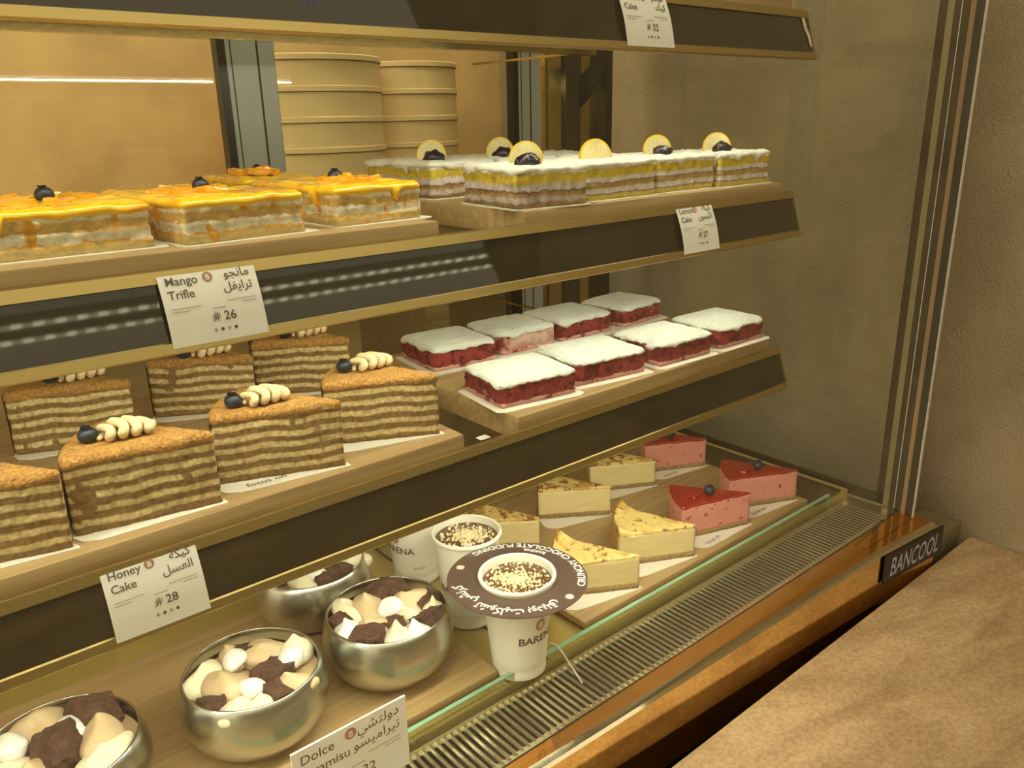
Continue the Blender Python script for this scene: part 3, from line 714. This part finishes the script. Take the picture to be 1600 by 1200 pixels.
sw = [None, (-.106, .060, -5), (-.100, .065, 0), (-.077, .100, 0), (-.070, .058, 8), (-.068, .054, 6), (-.062, .068, 4)]
for i, (T, a, b_, L, lab) in enumerate(honey):
    zb = ZH + .0018
    wedge_card(T, a, b_, L, ZH, lab.replace('honey cake wedge', 'card under the honey cake wedge', 1), 'focus on' if i in (2,) else None, 14 if i in (2, 3) else 9, ext=1.02)
    e = empty('honey_cake_slice', (T[0], T[1], zb), 0, lab, 'cake slice', 'honey cake wedges')
    pl = wedge(a, b_, L, bulge=.02)
    cake(pl, [(0, 0), (.094, 0)], amp=.0022, fr=55, seed=i * 7.3, step=.005).build('sponge_layers', M['honey'], e, smooth='full')
    cake(pl, [(.0935, -.001), (.095, .0018), (.100, .0012), (.1035, -.003)], amp=.0016, fr=80, seed=i * 3.1, step=.004, drip=lambda t, x, y: .004 + .006 * max(0, noise.noise(Vector((x * 45, y * 45, i)))), bottom=False).build('crumb_topping', M['honeycrumb'], e, smooth='full')
    # thin crumb coat on the outer curved side
    A = math.radians(a); B = math.radians(b_); mbc = MB(); nn = 12; vs = []; fs = []
    for k in range(nn + 1):
        t = B + (A - B) * k / nn
        for q in range(9):
            rr_ = L * (1.012 + .02 * math.sin(math.pi * k / nn)) + .0012 * noise.noise(Vector((k * 1.3, q * 1.7, i)))
            vs.append((rr_ * math.cos(t), rr_ * math.sin(t), .097 * q / 8 + .001))
    for k in range(nn):
        for q in range(8): fs.append((k * 9 + q, (k + 1) * 9 + q, (k + 1) * 9 + q + 1, k * 9 + q + 1))
    mbc.add(vs, fs); mbc.build('crumb_coat', M['honeycrumb'], e, smooth='full')
    if sw[i]:
        sx_, sy_, rot = sw[i]; rr = math.radians(rot)
        swirl(e, sx_ + .014, sy_, .1025, .066, rr, i)
        blueberry(e, sx_ - .030, sy_ + .012, .1025, .0125, i)
    else: swirl(e, -.16, .06, .1025, .066, 0, i)
# ---- red velvet
ZR = ZH
rv = [((.846, 1.052), -8, .163, .140, 'v', 'red velvet square at the front left corner of its board'),
 ((1.030, 1.052), -8, .172, .145, 'v', 'red velvet square second from the left in the front row'),
 ((1.243, 1.026), -2, .160, .140, 'v', 'red velvet square third from the left in the front row'),
 ((1.435, 1.022), -1, .160, .140, 'v', 'red velvet square at the right end of the front row'),
 ((.886, 1.318), -6, .150, .150, 'v', 'red velvet square in the back row, closest to the honey cakes'),
 ((1.062, 1.318), -4, .150, .140, 'p', 'red velvet square with pink smeared side in the back row'),
 ((1.232, 1.306), 0, .165, .145, 'v', 'red velvet square third from the left in the back row'),
 ((1.432, 1.300), 5, .155, .140, 'v', 'red velvet square at the far right of the back row')]
def icing_bump(w, d):
    return lambda x, y: .004 * math.sin(math.pi * min(1, max(0, x / w))) * math.sin(math.pi * min(1, max(0, y / d)))
for i, ((x, y), rot, w, d, kind, lab) in enumerate(rv):
    ra = math.radians(rot)
    c = [(-.016, -.018), (w + .012, -.018), (w + .012, d + .004), (-.016, d + .004)]
    o = cake_card(x, y, ZR, c, lab.replace('red velvet square', 'card under the red velvet square', 1)); o.rotation_euler = (0, 0, ra)
    e = empty('red_velvet_cake_slice', (x, y, ZR + .0018), ra, lab, 'cake slice', 'red velvet squares')
    sd = i * 5.7
    cake(rect(w, d), [(0, -.001), (.009, 0)], .0022, 60, sd, .005).build('cream_base', M['velvetbase'], e, smooth='full')
    cake(rect(w, d), [(.008, 0), (.024, .0020), (.041, -.001)], .0046, 62, sd + 2, .0045, r=.014).build('sponge', M['velvet' if kind == 'v' else 'velvet_pale'], e, smooth='full')
    cake(rect(w, d), [(.0385, .001), (.0405, .0038), (.044, .0022), (.0475, -.0035), (.0495, -.010)], .0048, 42, sd + 4, .0045, r=.018,
         drip=lambda t, x_, y_: .016 * max(0, noise.noise(Vector((x_ * 26 + sd, y_ * 26, 3))) - .12) + .002 * noise.noise(Vector((x_ * 120, y_ * 120, sd))), zfn=icing_bump(w, d), bottom=False).build('white_icing', M['icing'], e, smooth='full')
# ---- mango trifle
ZM = -.14
mg = [((.128, 1.052), 0, .178, .28, 'mango cake slice cut off by the left edge of the photo'),
 ((.336, 1.026), 6, .170, .27, 'mango cake slice above the mango price tag, dripping glaze on its side'),
 ((.556, 1.050), 3, .148, .26, 'mango cake slice nearest the lemon cakes'),
 ((.545, 1.345), 0, .130, .20, 'mango cake slice behind the front row, darker, only its top showing')]
for i, ((x, y), rot, w, d, lab) in enumerate(mg):
    ra = math.radians(rot)
    c = [(-.006, -.010), (w + .018, -.010), (w + .018, d + .004), (-.006, d + .004)]
    o = cake_card(x, y, ZM, c, lab.replace('mango cake slice', 'card under the mango cake slice', 1)); o.rotation_euler = (0, 0, ra)
    e = empty('mango_cake_slice', (x, y, ZM + .0018), ra, lab, 'cake slice', 'mango cake slices')
    sd = i * 9.1 + 1
    cake(rect(w, d), [(0, 0), (.012, .0008), (.014, -.001), (.026, .001), (.028, -.0015), (.040, .001), (.048, -.001)], .0030, 48, sd, .0045, r=.006).build('cake_layers', M['mango'], e, smooth='full')
    cake(rect(w, d), [(.043, .0), (.0465, .0035), (.051, .002), (.0545, -.005)], .0024, 40, sd + 3, .005, r=.012, ringstep=.010,
         drip=lambda t, x_, y_: .006 * max(0, noise.noise(Vector((x_ * 30 + sd, y_ * 30, 3)))) + .075 * max(0, noise.noise(Vector((x_ * 42 + sd, y_ * 42, 9))) - .30),
         zfn=lambda x_, y_: .005 * max(0, noise.noise(Vector((x_ * 28 + sd, y_ * 28, 5)))), bottom=False).build('mango_glaze', M['mangoglaze'], e, smooth='full')
    rr = random.Random(i + 3)
    for k in range(7 if i != 3 else 8):
        bx, by = w * rr.uniform(.25, .75), d * rr.uniform(.30, .72)
        MB().chunk((bx, by, .0545 if i != 3 else .060), (.020, .016, .0055), (rr.uniform(-.2, .2), rr.uniform(-.2, .2), rr.uniform(0, 3)), .005, 40, k, 7).build('mango_cube', M['mangobit'], e, smooth='full')
    blueberry(e, w * .52, d * .48, .0515, .0118, i)
# ---- lemon blueberry
lm = [((.866, 1.024), -7, .145, .175, 'lemon', 1, 'lemon cake slice at the front left corner of its board'),
 ((1.034, 1.028), 0, .176, .185, 'lemon_b', 2, 'lemon cake slice with a big upright lemon half-round and no jam showing'),
 ((1.228, 1.036), 0, .172, .185, 'lemon_b', 1, 'lemon cake slice third from the left in the front row'),
 ((1.408, 1.026), -1, .166, .185, 'lemon_b', 1, 'lemon cake slice at the right end of the middle shelf'),
 ((.890, 1.300), 0, .150, .24, 'lemon', 3, 'lemon cake slice alone at the back left, behind the mango cakes'),
 ((1.060, 1.300), 0, .150, .22, 'lemon_b', 1, 'lemon cake slice in the back row behind the front left one'),
 ((1.235, 1.300), 0, .150, .22, 'lemon', 0, 'lemon cake slice in the back row farthest right')]
def half_lemon(parent, x, y, z, r, rot, tilt=0):
    def wrap(mb):
        R = Matrix.Rotation(rot, 3, 'Z') @ Matrix.Rotation(tilt, 3, 'X'); mb.v = [tuple(R @ Vector(v) + Vector((x, y, z))) for v in mb.v]; return mb
    n = 28; th = .004
    pts = [(r * math.cos(-.35 + (math.pi + .7) * k / n), r * math.sin(-.35 + (math.pi + .7) * k / n)) for k in range(n + 1)]
    def slab(rad, t, h0=0):
        q = [(a * rad / r, c_ * rad / r) for a, c_ in pts]; m_ = len(q)
        vs = [(a, -t / 2, c_) for a, c_ in q] + [(a, t / 2, c_) for a, c_ in q]
        return MB().add(vs, [tuple(range(m_)), tuple(range(2 * m_ - 1, m_ - 1, -1))] + [(i_, m_ + i_, m_ + (i_ + 1) % m_, (i_ + 1) % m_) for i_ in range(m_)])
    rind = wrap(slab(r, th)).build('lemon_piece', M['lemonrind'], parent)
    wrap(slab(r * .9, th + .0008)).build('flesh', M['lemonflesh'], rind)
    sp_ = MB()
    for k in range(1, 5):
        t = math.pi * k / 5
        for yy in (-th / 2 - .0008, th / 2 + .0008):
            sp_.add([(.0, yy, 0), (.0012, yy, 0), (r * .8 * math.cos(t) + .0006, yy, r * .8 * math.sin(t)), (r * .8 * math.cos(t) - .0006, yy, r * .8 * math.sin(t))], [(0, 1, 2, 3)])
    wrap(sp_).build('segment_lines', M['cream'], rind)
for i, ((x, y), rot, w, d, mm, dec, lab) in enumerate(lm):
    ra = math.radians(rot)
    c = [(-.010, -.010), (w + .008, -.010), (w + .008, d + .004), (-.010, d + .004)]
    o = cake_card(x, y, ZM, c, lab.replace('lemon cake slice', 'card under the lemon cake slice', 1)); o.rotation_euler = (0, 0, ra)
    e = empty('lemon_cake_slice', (x, y, ZM + .0018), ra, lab, 'cake slice', 'lemon cake slices')
    sd = i * 4.3 + 2; k_ = 1.0
    cake(rect(w, d), [(0, 0), (.012, .001), (.016, -.001), (.030, .001), (.034, -.0015), (.058, .0005)], .0046, 60, sd, .0045, r=.005).build('cake_layers', M[mm], e, smooth='full')
    cake(rect(w, d), [(.056, .001), (.059, .0045), (.064, .003), (.0665, -.004)], .0052, 50, sd + 3, .0045, r=.008, ringstep=.008,
         drip=lambda t, x_, y_: .012 * max(0, noise.noise(Vector((x_ * 30 + sd, y_ * 30, 3)))) + .05 * max(0, noise.noise(Vector((x_ * 30 + sd, y_ * 30, 9))) - .40), bottom=False).build('cream_topping', M['whip'], e, smooth='full')
    if dec:
        r_ = .035 if dec == 2 else .029
        lx, ly = w * (.48 if dec == 2 else .42), d * .36
        half_lemon(e, lx, ly, .064 + (.004 if dec == 2 else .012), r_, math.radians((-22 if dec == 2 else -48) + 8 * (i % 3)), math.radians(-8))
        if dec != 2: MB().blob((lx - .010, ly - .022, .070), (.024, .016, .016), 18, 10, .3, 90, seed=i, flat=.6).build('blueberry_jam', M['jam'], e, smooth='full')
# ---- cheesecakes
ZD = -1.05
ch = [('c', (1.281, 1.094), 150, 112, .205, 'baked', 'cheesecake wedge at the front, partly behind the pudding cup collar'),
 ('c', (1.494, 1.100), 153, 108, .205, 'baked', 'cheesecake wedge in the front row beside the strawberry wedge'),
 ('c', (1.236, 1.392), 146, 112, .205, 'baked_dark', 'cheesecake wedge with heavily browned top behind the pudding cups'),
 ('c', (1.503, 1.396), 146, 112, .205, 'baked_dark', 'cheesecake wedge in the middle of the back row'),
 ('c', (1.738, 1.436), 151, 115, .205, 'baked_dark', 'cheesecake wedge in the back row next to the strawberry wedge'),
 ('p', (1.736, 1.108), 162, 124, .215, 'redglaze', 'strawberry wedge with blueberry, in the front row beside the cheesecake'),
 ('p', (1.958, 1.104), 155, 116, .215, 'redglaze', 'strawberry wedge with blueberry, nearest the glass side wall'),
 ('p', (1.965, 1.425), 153, 116, .205, 'redglaze', 'strawberry wedge in the back row, half hidden by the lower shelf front')]
for i, (kind, T, a, b_, L, topm, lab) in enumerate(ch):
    wd_, catn = ('cheesecake wedge', 'cheesecake slice') if kind == 'c' else ('strawberry wedge', 'cake slice')
    wedge_card(T, a, b_, L, ZD, lab.replace(wd_, 'card under the ' + wd_, 1), 'focus on' if kind == 'p' else None, 20, ext=.98)
    e = empty('cheesecake_slice' if kind == 'c' else 'strawberry_cake_slice', (T[0], T[1], ZD + .0018), 0, lab, catn, 'cheesecake wedges' if kind == 'c' else 'strawberry cake wedges')
    pl = wedge(a, b_, L); sd = i * 6.1
    H = .086 if kind == 'c' else .092
    cake(pl, [(0, .0008), (.0125, .0014)], .0020, 70, sd, .005).build('biscuit_base', M['biscuit'], e, smooth='full')
    am = math.radians((a + b_) / 2)
    if kind == 'c':
        rise = lambda x_, y_: .020 * max(0, (math.hypot(x_, y_) / L - .78) / .22) ** 1.6 * (1 if i in (0, 1) else .15) + .0015 * noise.noise(Vector((x_ * 30 + sd, y_ * 30, 1)))
        cake(pl, [(.0105, 0), (H - .014, 0), (H - .0065, -.0002)], .0012, 30, sd + 1, .006, zfn=rise).build('filling', M['cheese'], e, smooth='full')
        cake(pl, [(H - .007, .0006), (H - .003, .0008), (H, -.002)], .0012, 40, sd + 2, .005, zfn=rise, bottom=False, drip=lambda t, x_, y_: .003 * noise.noise(Vector((x_ * 50, y_ * 50, sd)))).build('baked_top', M[topm], e, smooth='full')
        A = math.radians(a); B = math.radians(b_); vs = []; fs = []; nn = 14
        for k in range(nn + 1):
            t = B + (A - B) * k / nn
            for q in range(9):
                rr_ = L * 1.006 + .002 + .0022 * noise.noise(Vector((k * .6, q * .7, sd)))
                hh = H + .003 + rise(L * math.cos(t), L * math.sin(t))
                vs.append((rr_ * math.cos(t), rr_ * math.sin(t), hh * q / 8 + .001))
        for k in range(nn):
            for q in range(8): fs.append((k * 9 + q, (k + 1) * 9 + q, (k + 1) * 9 + q + 1, k * 9 + q + 1))
        MB().add(vs, fs).build('baked_edge', M['crust'], e, smooth='full')
    else:
        cake(pl, [(.0105, 0), (H - .004, 0)], .0014, 40, sd + 1, .006).build('mousse', M['pink'], e, smooth='full')
        cake(pl, [(H - .0045, .0004), (H - .001, .0008), (H + .001, -.002)], .0012, 40, sd + 2, .005, bottom=False, drip=lambda t, x_, y_: .005 * max(0, noise.noise(Vector((x_ * 40, y_ * 40, sd))))).build('strawberry_glaze', M['redglaze'], e, smooth='full')
        q = .115; bx, by = q * math.cos(am), q * math.sin(am)
        blueberry(e, bx, by, H + .001, .015, i)
        MB().chunk((bx - .035, by + .016, H + .003), (.022, .009, .004), (0, 0, -.4 + i * .1), .002, 60, i, 6).build('strawberry_piece', M['redglaze'], e, smooth='full')

# ---- dark red cake on the top shelf, only its foot in view
e = empty('red_cake_slice', (1.32, 1.03, .222), 0, 'dark red cake on the top shelf at the upper edge of the photo', 'cake slice')
cake(rect(.17, .15), [(0, 0), (.05, 0)], .002, 60, 3, .006).build('sponge', M['velvet'], e, smooth='full')
cake(rect(.17, .15), [(.049, .001), (.056, -.003)], .002, 60, 3, .006, bottom=False).build('icing', M['icing'], e, smooth='full')

# ================================================================= TIRAMISU BOWLS
def dessert_bowl(cx, cy, label, items, seed):
    e = empty('dessert_bowl', (cx, cy, -1.05), 0, label, 'dessert bowl', 'steel bowls of tiramisu')
    prof = [(.045, .0), (.068, .001), (.085, .006), (.105, .020), (.121, .042), (.129, .068), (.130, .085), (.1275, .105), (.1225, .124), (.1185, .135), (.1165, .1365), (.1150, .135), (.119, .122), (.1245, .100), (.1265, .08), (.124, .062), (.116, .040), (.100, .022), (.080, .010), (.045, .006)]
    MB().lathe(prof, 72).build('steel_bowl', M['bowl_steel'], e, smooth='full')
    fill = MB(); n = 48; vs = [(0, 0, .100)]; fs = []
    for r in range(1, 9):
        for k in range(n):
            q = 2 * math.pi * k / n; R_ = .1195 * r / 8; x, y = R_ * math.cos(q), R_ * math.sin(q)
            vs.append((x, y, .100 + .008 * noise.noise(Vector((x * 22 + seed, y * 22, 0))) - (.002 if r == 8 else 0)))
    for k in range(n): fs.append((0, 1 + k, 1 + (k + 1) % n))
    for r in range(7):
        for k in range(n): a_ = 1 + r * n; fs.append((a_ + k, a_ + n + k, a_ + n + (k + 1) % n, a_ + (k + 1) % n))
    vs2 = [(x, y, z) for x, y, z in vs]; fill.add(vs2, fs); fill.build('cream_filling', M['coffee'], e, smooth='full')
    rr = random.Random(seed)
    for k, it in enumerate(items):
        x, y, t = it[:3]; s_ = it[3] if len(it) > 3 else 1
        R_ = math.hypot(x, y); lim = .112 - .022 * s_
        if R_ > lim: x, y = x * lim / R_, y * lim / R_
        if t == 'b':
            MB().chunk((x, y, .117), (.026 * s_, .022 * s_, .018 * s_), (rr.uniform(-.5, .5), rr.uniform(-.5, .5), rr.uniform(0, 3)), .0035, 90, k + seed, 12).build('brownie_chunk', M['brownie'], e, smooth='full')
        elif t in ('t', 'c'):
            MB().blob((x, y, .116), (.040 * s_, .026 * s_, .021 * s_), 36, 22, .42, 24, tip=.006, lean=(.010, .004), rot=rr.uniform(0, 3), seed=k * 3.7 + seed, flat=.1).build('cream_dollop', M['coffee' if t == 't' else 'cream'], e, smooth='full')
        elif t == 'w':
            MB().blob((x, y, .129), (.024 * s_, .020 * s_, .016 * s_), 28, 18, .34, 36, rot=rr.uniform(0, 3), seed=k * 2.7 + seed).build('white_cream_dollop', M['meringue'], e, smooth='full')
        else:
            MB().blob((x, y, .116), (.028 * s_, .026 * s_, .018 * s_), 28, 18, .25, 34, tip=.018, lean=(rr.uniform(-.006, .006), .002), seed=k * 2.7 + seed).build('cream_kiss', M['meringue' if t == 'kw' else 'cream'], e, smooth='full')
    return e
b1 = [(-.070, .050, 'c', 1.15), (-.010, .074, 't', .9), (-.015, .045, 'w', 1), (-.048, -.005, 't', 1.3), (-.023, -.050, 'w', 1.0), (-.061, -.070, 'c', .9), (-.030, -.090, 'c', .8), (.046, .040, 't', 1.2), (.088, .010, 'c', 1.1), (.067, -.015, 'w', 1.15), (.018, .066, 'b', .8), (.024, -.030, 'b', 1.25), (-.086, -.034, 'b', .9), (.015, -.080, 'b', 1.0), (.048, -.085, 't', 1.1)]
b2 = [(-.015, .045, 't', 1.2), (-.050, .070, 'c', 1), (-.045, -.015, 't', 1.1), (-.083, .038, 'b', .8), (-.090, .000, 'kw', 1.1), (-.075, -.050, 'b', 1.25), (.030, .078, 'b', 1.2), (.062, .070, 'b', 1.0), (.012, .0, 'w', 1.25), (.055, .010, 't', 1.25), (.030, -.030, 'c', 1.0), (-.025, -.075, 'k', 1.15), (.010, -.088, 'kw', 1.1), (.052, -.070, 'b', 1.15), (.085, -.010, 'b', .9), (.090, -.045, 'k', .85), (-.01, -.035, 'b', .9)]
b3 = [(-.042, -.05, 'c', 1.1), (-.015, -.055, 'w', 1.1), (.035, -.055, 'b', 1.3), (.0, -.09, 'b', 1.0), (.078, -.045, 'c', 1.1), (.0, .03, 't', 1.3), (-.07, .02, 'b', 1), (.05, .05, 'c', 1)]
b0 = [(-.01, .085, 't', 1.4), (.066, .060, 'b', 1.4), (.025, .030, 'w', 1.1), (.060, -.010, 't', 1.3), (-.060, .045, 'w', 1.2), (0, 0, 'b', 1.5), (.050, -.075, 'c', 1.3), (-.045, -.045, 't', 1.2), (-.08, 0, 'c', 1.1)]
dessert_bowl(.413, 1.245, 'steel bowl of tiramisu, the middle one, nearest the standing price card', b1, 3)
dessert_bowl(.69, 1.24, 'steel bowl of tiramisu beside the white pudding cups', b2, 11)
dessert_bowl(.66, 1.515, 'steel bowl of tiramisu half hidden under the shelf front, behind another bowl', b3, 17)
dessert_bowl(.105, 1.265, 'steel bowl of tiramisu cut by the lower left corner of the photo', b0, 23)

# ================================================================= PUDDING CUPS
def wrap_text(mb, txt, size, R0_, R1_, z0, ang, H_=.215, squeeze=1, bold=.0002, zoff=0):
    vs, fs = text_geo(txt, size, 'CENTER', bold)
    out = []
    for x, y, _ in vs:
        z = z0 + y; r = R0_ + (R1_ - R0_) * z / H_ + .0006; t = ang + x * squeeze / r; out.append((r * math.cos(t), r * math.sin(t), z))
    mb.add(out, fs)
def pudding_cup(cx, cy, label, logo, seed, crumb_off=(0, 0)):
    e = empty('pudding_cup', (cx, cy, -1.0698), 0, label, 'cup', 'white pudding cups')
    prof = [(.052, .004), (.0525, 0), (.0555, 0), (.0560, .010), (.0550, .012), (.0735, .205), (.0765, .206), (.0785, .210), (.0775, .2145), (.0745, .216), (.0715, .214), (.0705, .206), (.0560, .02), (.0, .019)]
    MB().lathe(prof, 64, cap1=False).build('paper_cup', M['cup'], e, smooth=True)
    MB().lathe([(.0702, .198), (.060, .1975), (.03, .198), (.001, .198)], 48, cap0=False).build('chocolate_pudding', M['choc'], e, smooth='full')
    rr = random.Random(seed); cr = MB()
    for k in range(520):
        a = rr.uniform(0, 6.283); q = min(.062, abs(rr.gauss(0, .036))); x, y = q * math.cos(a) + crumb_off[0], q * math.sin(a) + crumb_off[1]
        if math.hypot(x, y) > .064: continue
        s_ = rr.uniform(.0012, .0036); cr.blob((x, y, .1985 + s_ * .4), (s_, s_ * rr.uniform(.7, 1.2), s_ * .9), 6, 4, .5, 300, seed=k)
    tag(cr.build('nut_crumbs', M['crumbs'], e), kind='stuff')
    if logo is not None:
        ink = MB(); wrap_text(ink, 'BARENA', .024, .0545, .0745, .088, logo, squeeze=1.05, bold=.0004); ink.build('printed_name', M['ink'], e)
        sm = MB(); n = 24; r_ = .067; vs = []
        for k in range(n):
            t = 6.2832 * k / n; z = .128 + .0135 * math.sin(t); rr2 = .0545 + .02 * z / .215 + .0008; aa = logo + .012 * math.cos(t) / rr2; vs.append((rr2 * math.cos(aa), rr2 * math.sin(aa), z))
        sm.add(vs, [tuple(range(n))]); so = sm.build('printed_seal', M['seal'], e)
        bl = MB(); wrap_text(bl, 'B', .021, .0551, .0751, .1205, logo, bold=.0003); bl.build('seal_letter', M['white_ink'], so)
        ic = MB()
        for k in range(3): wrap_text(ic, 'o', .014, .0545, .0745, .045, logo + .75 + k * .16)
        ic.build('printed_icons', M['seal'], e)
    return e
def face_ang(deg): return math.radians(deg)
pudding_cup(.905, 1.092, 'white pudding cup wearing the round brown printed collar', math.radians(-108 + 20), 5)
pudding_cup(.935, 1.300, 'white pudding cup topped with crumbs, directly behind the collared one', math.radians(-150), 6, (.008, .0))
pudding_cup(.945, 1.530, 'white pudding cup with its top hidden by the shelf front', math.radians(-168), 7)
pudding_cup(.95, 1.765, 'white pudding cup farthest back, a sliver beside the rear bowl', math.radians(-150), 8)
# collar ring on the front cup
ce = empty('cup_collar', (.905, 1.092, -.868), 0, 'round brown collar reading CRUNCHY CHOCOLATE PUDDING on the front cup', 'cup collar')
ce.rotation_euler = (math.radians(.4), math.radians(.6), 0)
MB().lathe([(.0768, 0), (.140, 0), (.140, .0016), (.0768, .0016), (.0768, 0)], 96, cap0=False, cap1=False).build('printed_ring', M['collar'], ce)
def ring_text(mb, txt, size, r, ang, tops_in=True, z=.0022, bold=.0004, squeeze=1, span=None):
    vs, fs = text_geo(txt, size, 'CENTER', bold); out = []
    if span: squeeze = math.radians(span) * r / (max(v[0] for v in vs) - min(v[0] for v in vs))
    for x, y, _ in vs:
        if tops_in: rr_ = r - y; t = ang + x * squeeze / r
        else: rr_ = r + y; t = ang - x * squeeze / r
        out.append((rr_ * math.cos(t), rr_ * math.sin(t), z))
    mb.add(out, fs)
mb = MB(); ring_text(mb, 'CRUNCHY CHOCOLATE PUDDING', .0215, .1355, math.radians(20), span=150); mb.build('printed_words', M['white_ink'], ce)
mb = MB(); ring_text(mb, 'BARENA', .0135, .1150, math.radians(30), bold=.0003); mb.build('printed_name', M['white_ink'], ce)
mb = MB(); ring_text(mb, arabic('كرنشي تشوكليت بودينق'), .029, .112, math.radians(-147), tops_in=False, bold=.0006, span=118); mb.build('printed_arabic', M['white_ink'], ce)
for ad in (121, -75):
    t = math.radians(ad); mb = MB(); disc(mb, .122 * math.cos(t), .122 * math.sin(t), .0085, .0020); so = mb.build('printed_seal', M['sealred'], ce)
    m2 = MB(); ring_text(m2, 'B', .012, .126, t, z=.0024); m2.build('seal_letter', M['white_ink'], so)

# ================================================================= PRICE TAGS
def price_tag(x, zsh, w, h, en, ar, price, label, hide=.012, scale=1.0, standing=False):
    nm = 'price_card' if standing else 'price_tag'
    if standing: e = empty(nm, (x, 1.040, -1.10), 0, label, 'price card')
    else:
        e = empty(nm, (x, 1.0 - .0285, zsh - .0895), 0, label, 'price tag', 'paper price tags on the shelf fronts')
        # bent paper: starts at lower lip, follows the face
    e.rotation_euler = (math.radians(90 if standing else 72.5), 0, 0)
    bow = lambda y: 0 if standing else .0035 * math.sin(math.pi * min(1, max(0, y / h)))
    off = .0 if standing else .0032
    def bend(mb, dz): mb.v = [(a, b, bow(b) + off + dz) for a, b, _ in mb.v]; return mb
    n = 12; vs = []; fs = []
    for k in range(n + 1):
        y = h * k / n
        for xx in (0, w):
            vs.append((xx, y, bow(y) + off)); vs.append((xx, y, bow(y) + off - (.004 if standing else .0007)))
    for k in range(n):
        a = k * 4; fs += [(a, a + 2, a + 6, a + 4), (a + 1, a + 5, a + 7, a + 3), (a, a + 4, a + 5, a + 1), (a + 2, a + 3, a + 7, a + 6)]
    fs += [(0, 1, 3, 2), (n * 4, n * 4 + 2, n * 4 + 3, n * 4 + 1)]
    MB().add(vs, fs).build('paper', M['paper'], e, smooth=True)
    s_ = scale; top = h - hide; t = MB(); lt_ = MB(); sl = MB()
    for k, line in enumerate(en): put(t, text_geo(line, .0145 * s_, 'LEFT', .00012), w * .06, top - (.0125 + .0165 * k) * s_ + .004)
    for k, line in enumerate(ar): put(t, text_geo(arabic(line), .0150 * s_, 'RIGHT', .00012), w * .93, top - (.0105 + .0165 * k) * s_ + .004)
    riyal(t, w * .44, top - .058 * s_, .011 * s_, 0); put(t, text_geo(price, .0155 * s_, 'LEFT', .0002), w * .56, top - .058 * s_)
    for k in range(4): disc(t if k in (1, 3) else lt_, w * (.45 + .07 * k), top - .0685 * s_, .0022 * s_, 0, 10)
    for k in range(2): dash(lt_, w * .06, w * (.36 - .12 * k), top - (.0375 + .004 * k) * s_, .0012 * s_, 0, k); dash(lt_, w * (.63 + .15 * k), w * .93, top - (.0355 + .004 * k) * s_, .0012 * s_, 0, k + 5)
    dash(lt_, w * .46, w * .60, top - .043 * s_, .0014 * s_, 0, 9)
    disc(sl, w * .49, top - .003 * s_, .0062 * s_)
    bend(t, .0005).build('printed_text', M['ink'], e); bend(lt_, .0005).build('small_print', M['ink_light'], e)
    so = bend(sl, .0005).build('printed_seal', M['seal'], e)
    bm_ = MB(); put(bm_, text_geo('B', .0095 * s_, 'CENTER', .0002), w * .49, top - .0065 * s_); bend(bm_, .0009).build('seal_letter', M['white_ink'], so)
    return e
price_tag(.284, -.16, .119, .086, ['Mango', 'Trifle'], ['مانجو', 'ترايفل'], '26', 'white Mango Trifle price tag, 26, under the mango cakes', .004)
price_tag(.164, -.511, .116, .086, ['Honey', 'Cake'], ['كيكة', 'العسل'], '28', 'white Honey Cake price tag, 28, under the honey cakes', .001)
price_tag(1.232, -.16, .108, .086, ['Lemon', 'Cake'], ['كيكة', 'الليمون'], '27', 'white Lemon Cake price tag, 27, under the lemon cakes', .002)
price_tag(1.062, .2, .118, .086, ['Fondue', 'Cake'], ['فوندو', 'كيك'], '32', 'white Fondue Cake price tag, 32, on the topmost shelf front', .002)
price_tag(.386, 0, .215, .146, ['Dolce', 'Tiramisu'], ['دولتشي', 'تيراميسو'], '32', 'white standing Dolce Tiramisu price card, 32, at the lower edge of the photo', .012, 1.75, True)

# ================================================================= BEHIND THE CASE
lg = empty('back_counter', (.5, 2.65, -EYE / S), 0, 'ochre back counter behind the display case carrying round boxes', 'counter')
MB().box(-2.5, 1.88, -.30, .34, EYE / S - .30, EYE / S - .27).build('counter_top', M['board'], lg)
MB().box(-2.5, 1.88, .26, .34, 0, EYE / S - .30).build('back_panel', M['wall_back'], lg)
for x in (-1.6, -.1, 1.1): MB().box(x, x + .10, -.24, .26, 0, EYE / S - .30).build('support_panel', M['board'], lg)
def round_box(x, y, z, r, h, label, group):
    e = empty('round_box', (x, y, z), 0, label, 'box', group)
    MB().lathe([(r - .004, 0), (r - .002, .0005), (r - .002, h * .80), (r - .002, h)], 64).build('box_body', M['box'], e, smooth=True)
    MB().lathe([(r + .001, h * .80), (r + .003, h * .81), (r + .003, h - .003), (r - .001, h)], 64).build('lid', M['box'], e, smooth=True)
    MB().lathe([(r + .0015, h * .780), (r + .0025, h * .782), (r + .0025, h * .80), (r + .0015, h * .802)], 64).build('seam_band', M['box_seam'], e, smooth=True)
ords = ['topmost', 'second from the top', 'third from the top', 'fourth from the top', 'fifth from the top', 'second from the bottom', 'bottom one']
for k in range(5):
    round_box(1.30, 2.62, .205 - .0905 * (k + 1), .258, .0905, 'wide round beige box, %s of the larger stack behind the case' % ords[k], 'stack of wide round boxes')
for k in range(5):
    round_box(1.76, 2.72, .205 - .0905 * (k + 1), .195, .0905, 'narrower round beige box, %s of the smaller stack behind the case' % ords[k], 'stack of narrow round boxes')
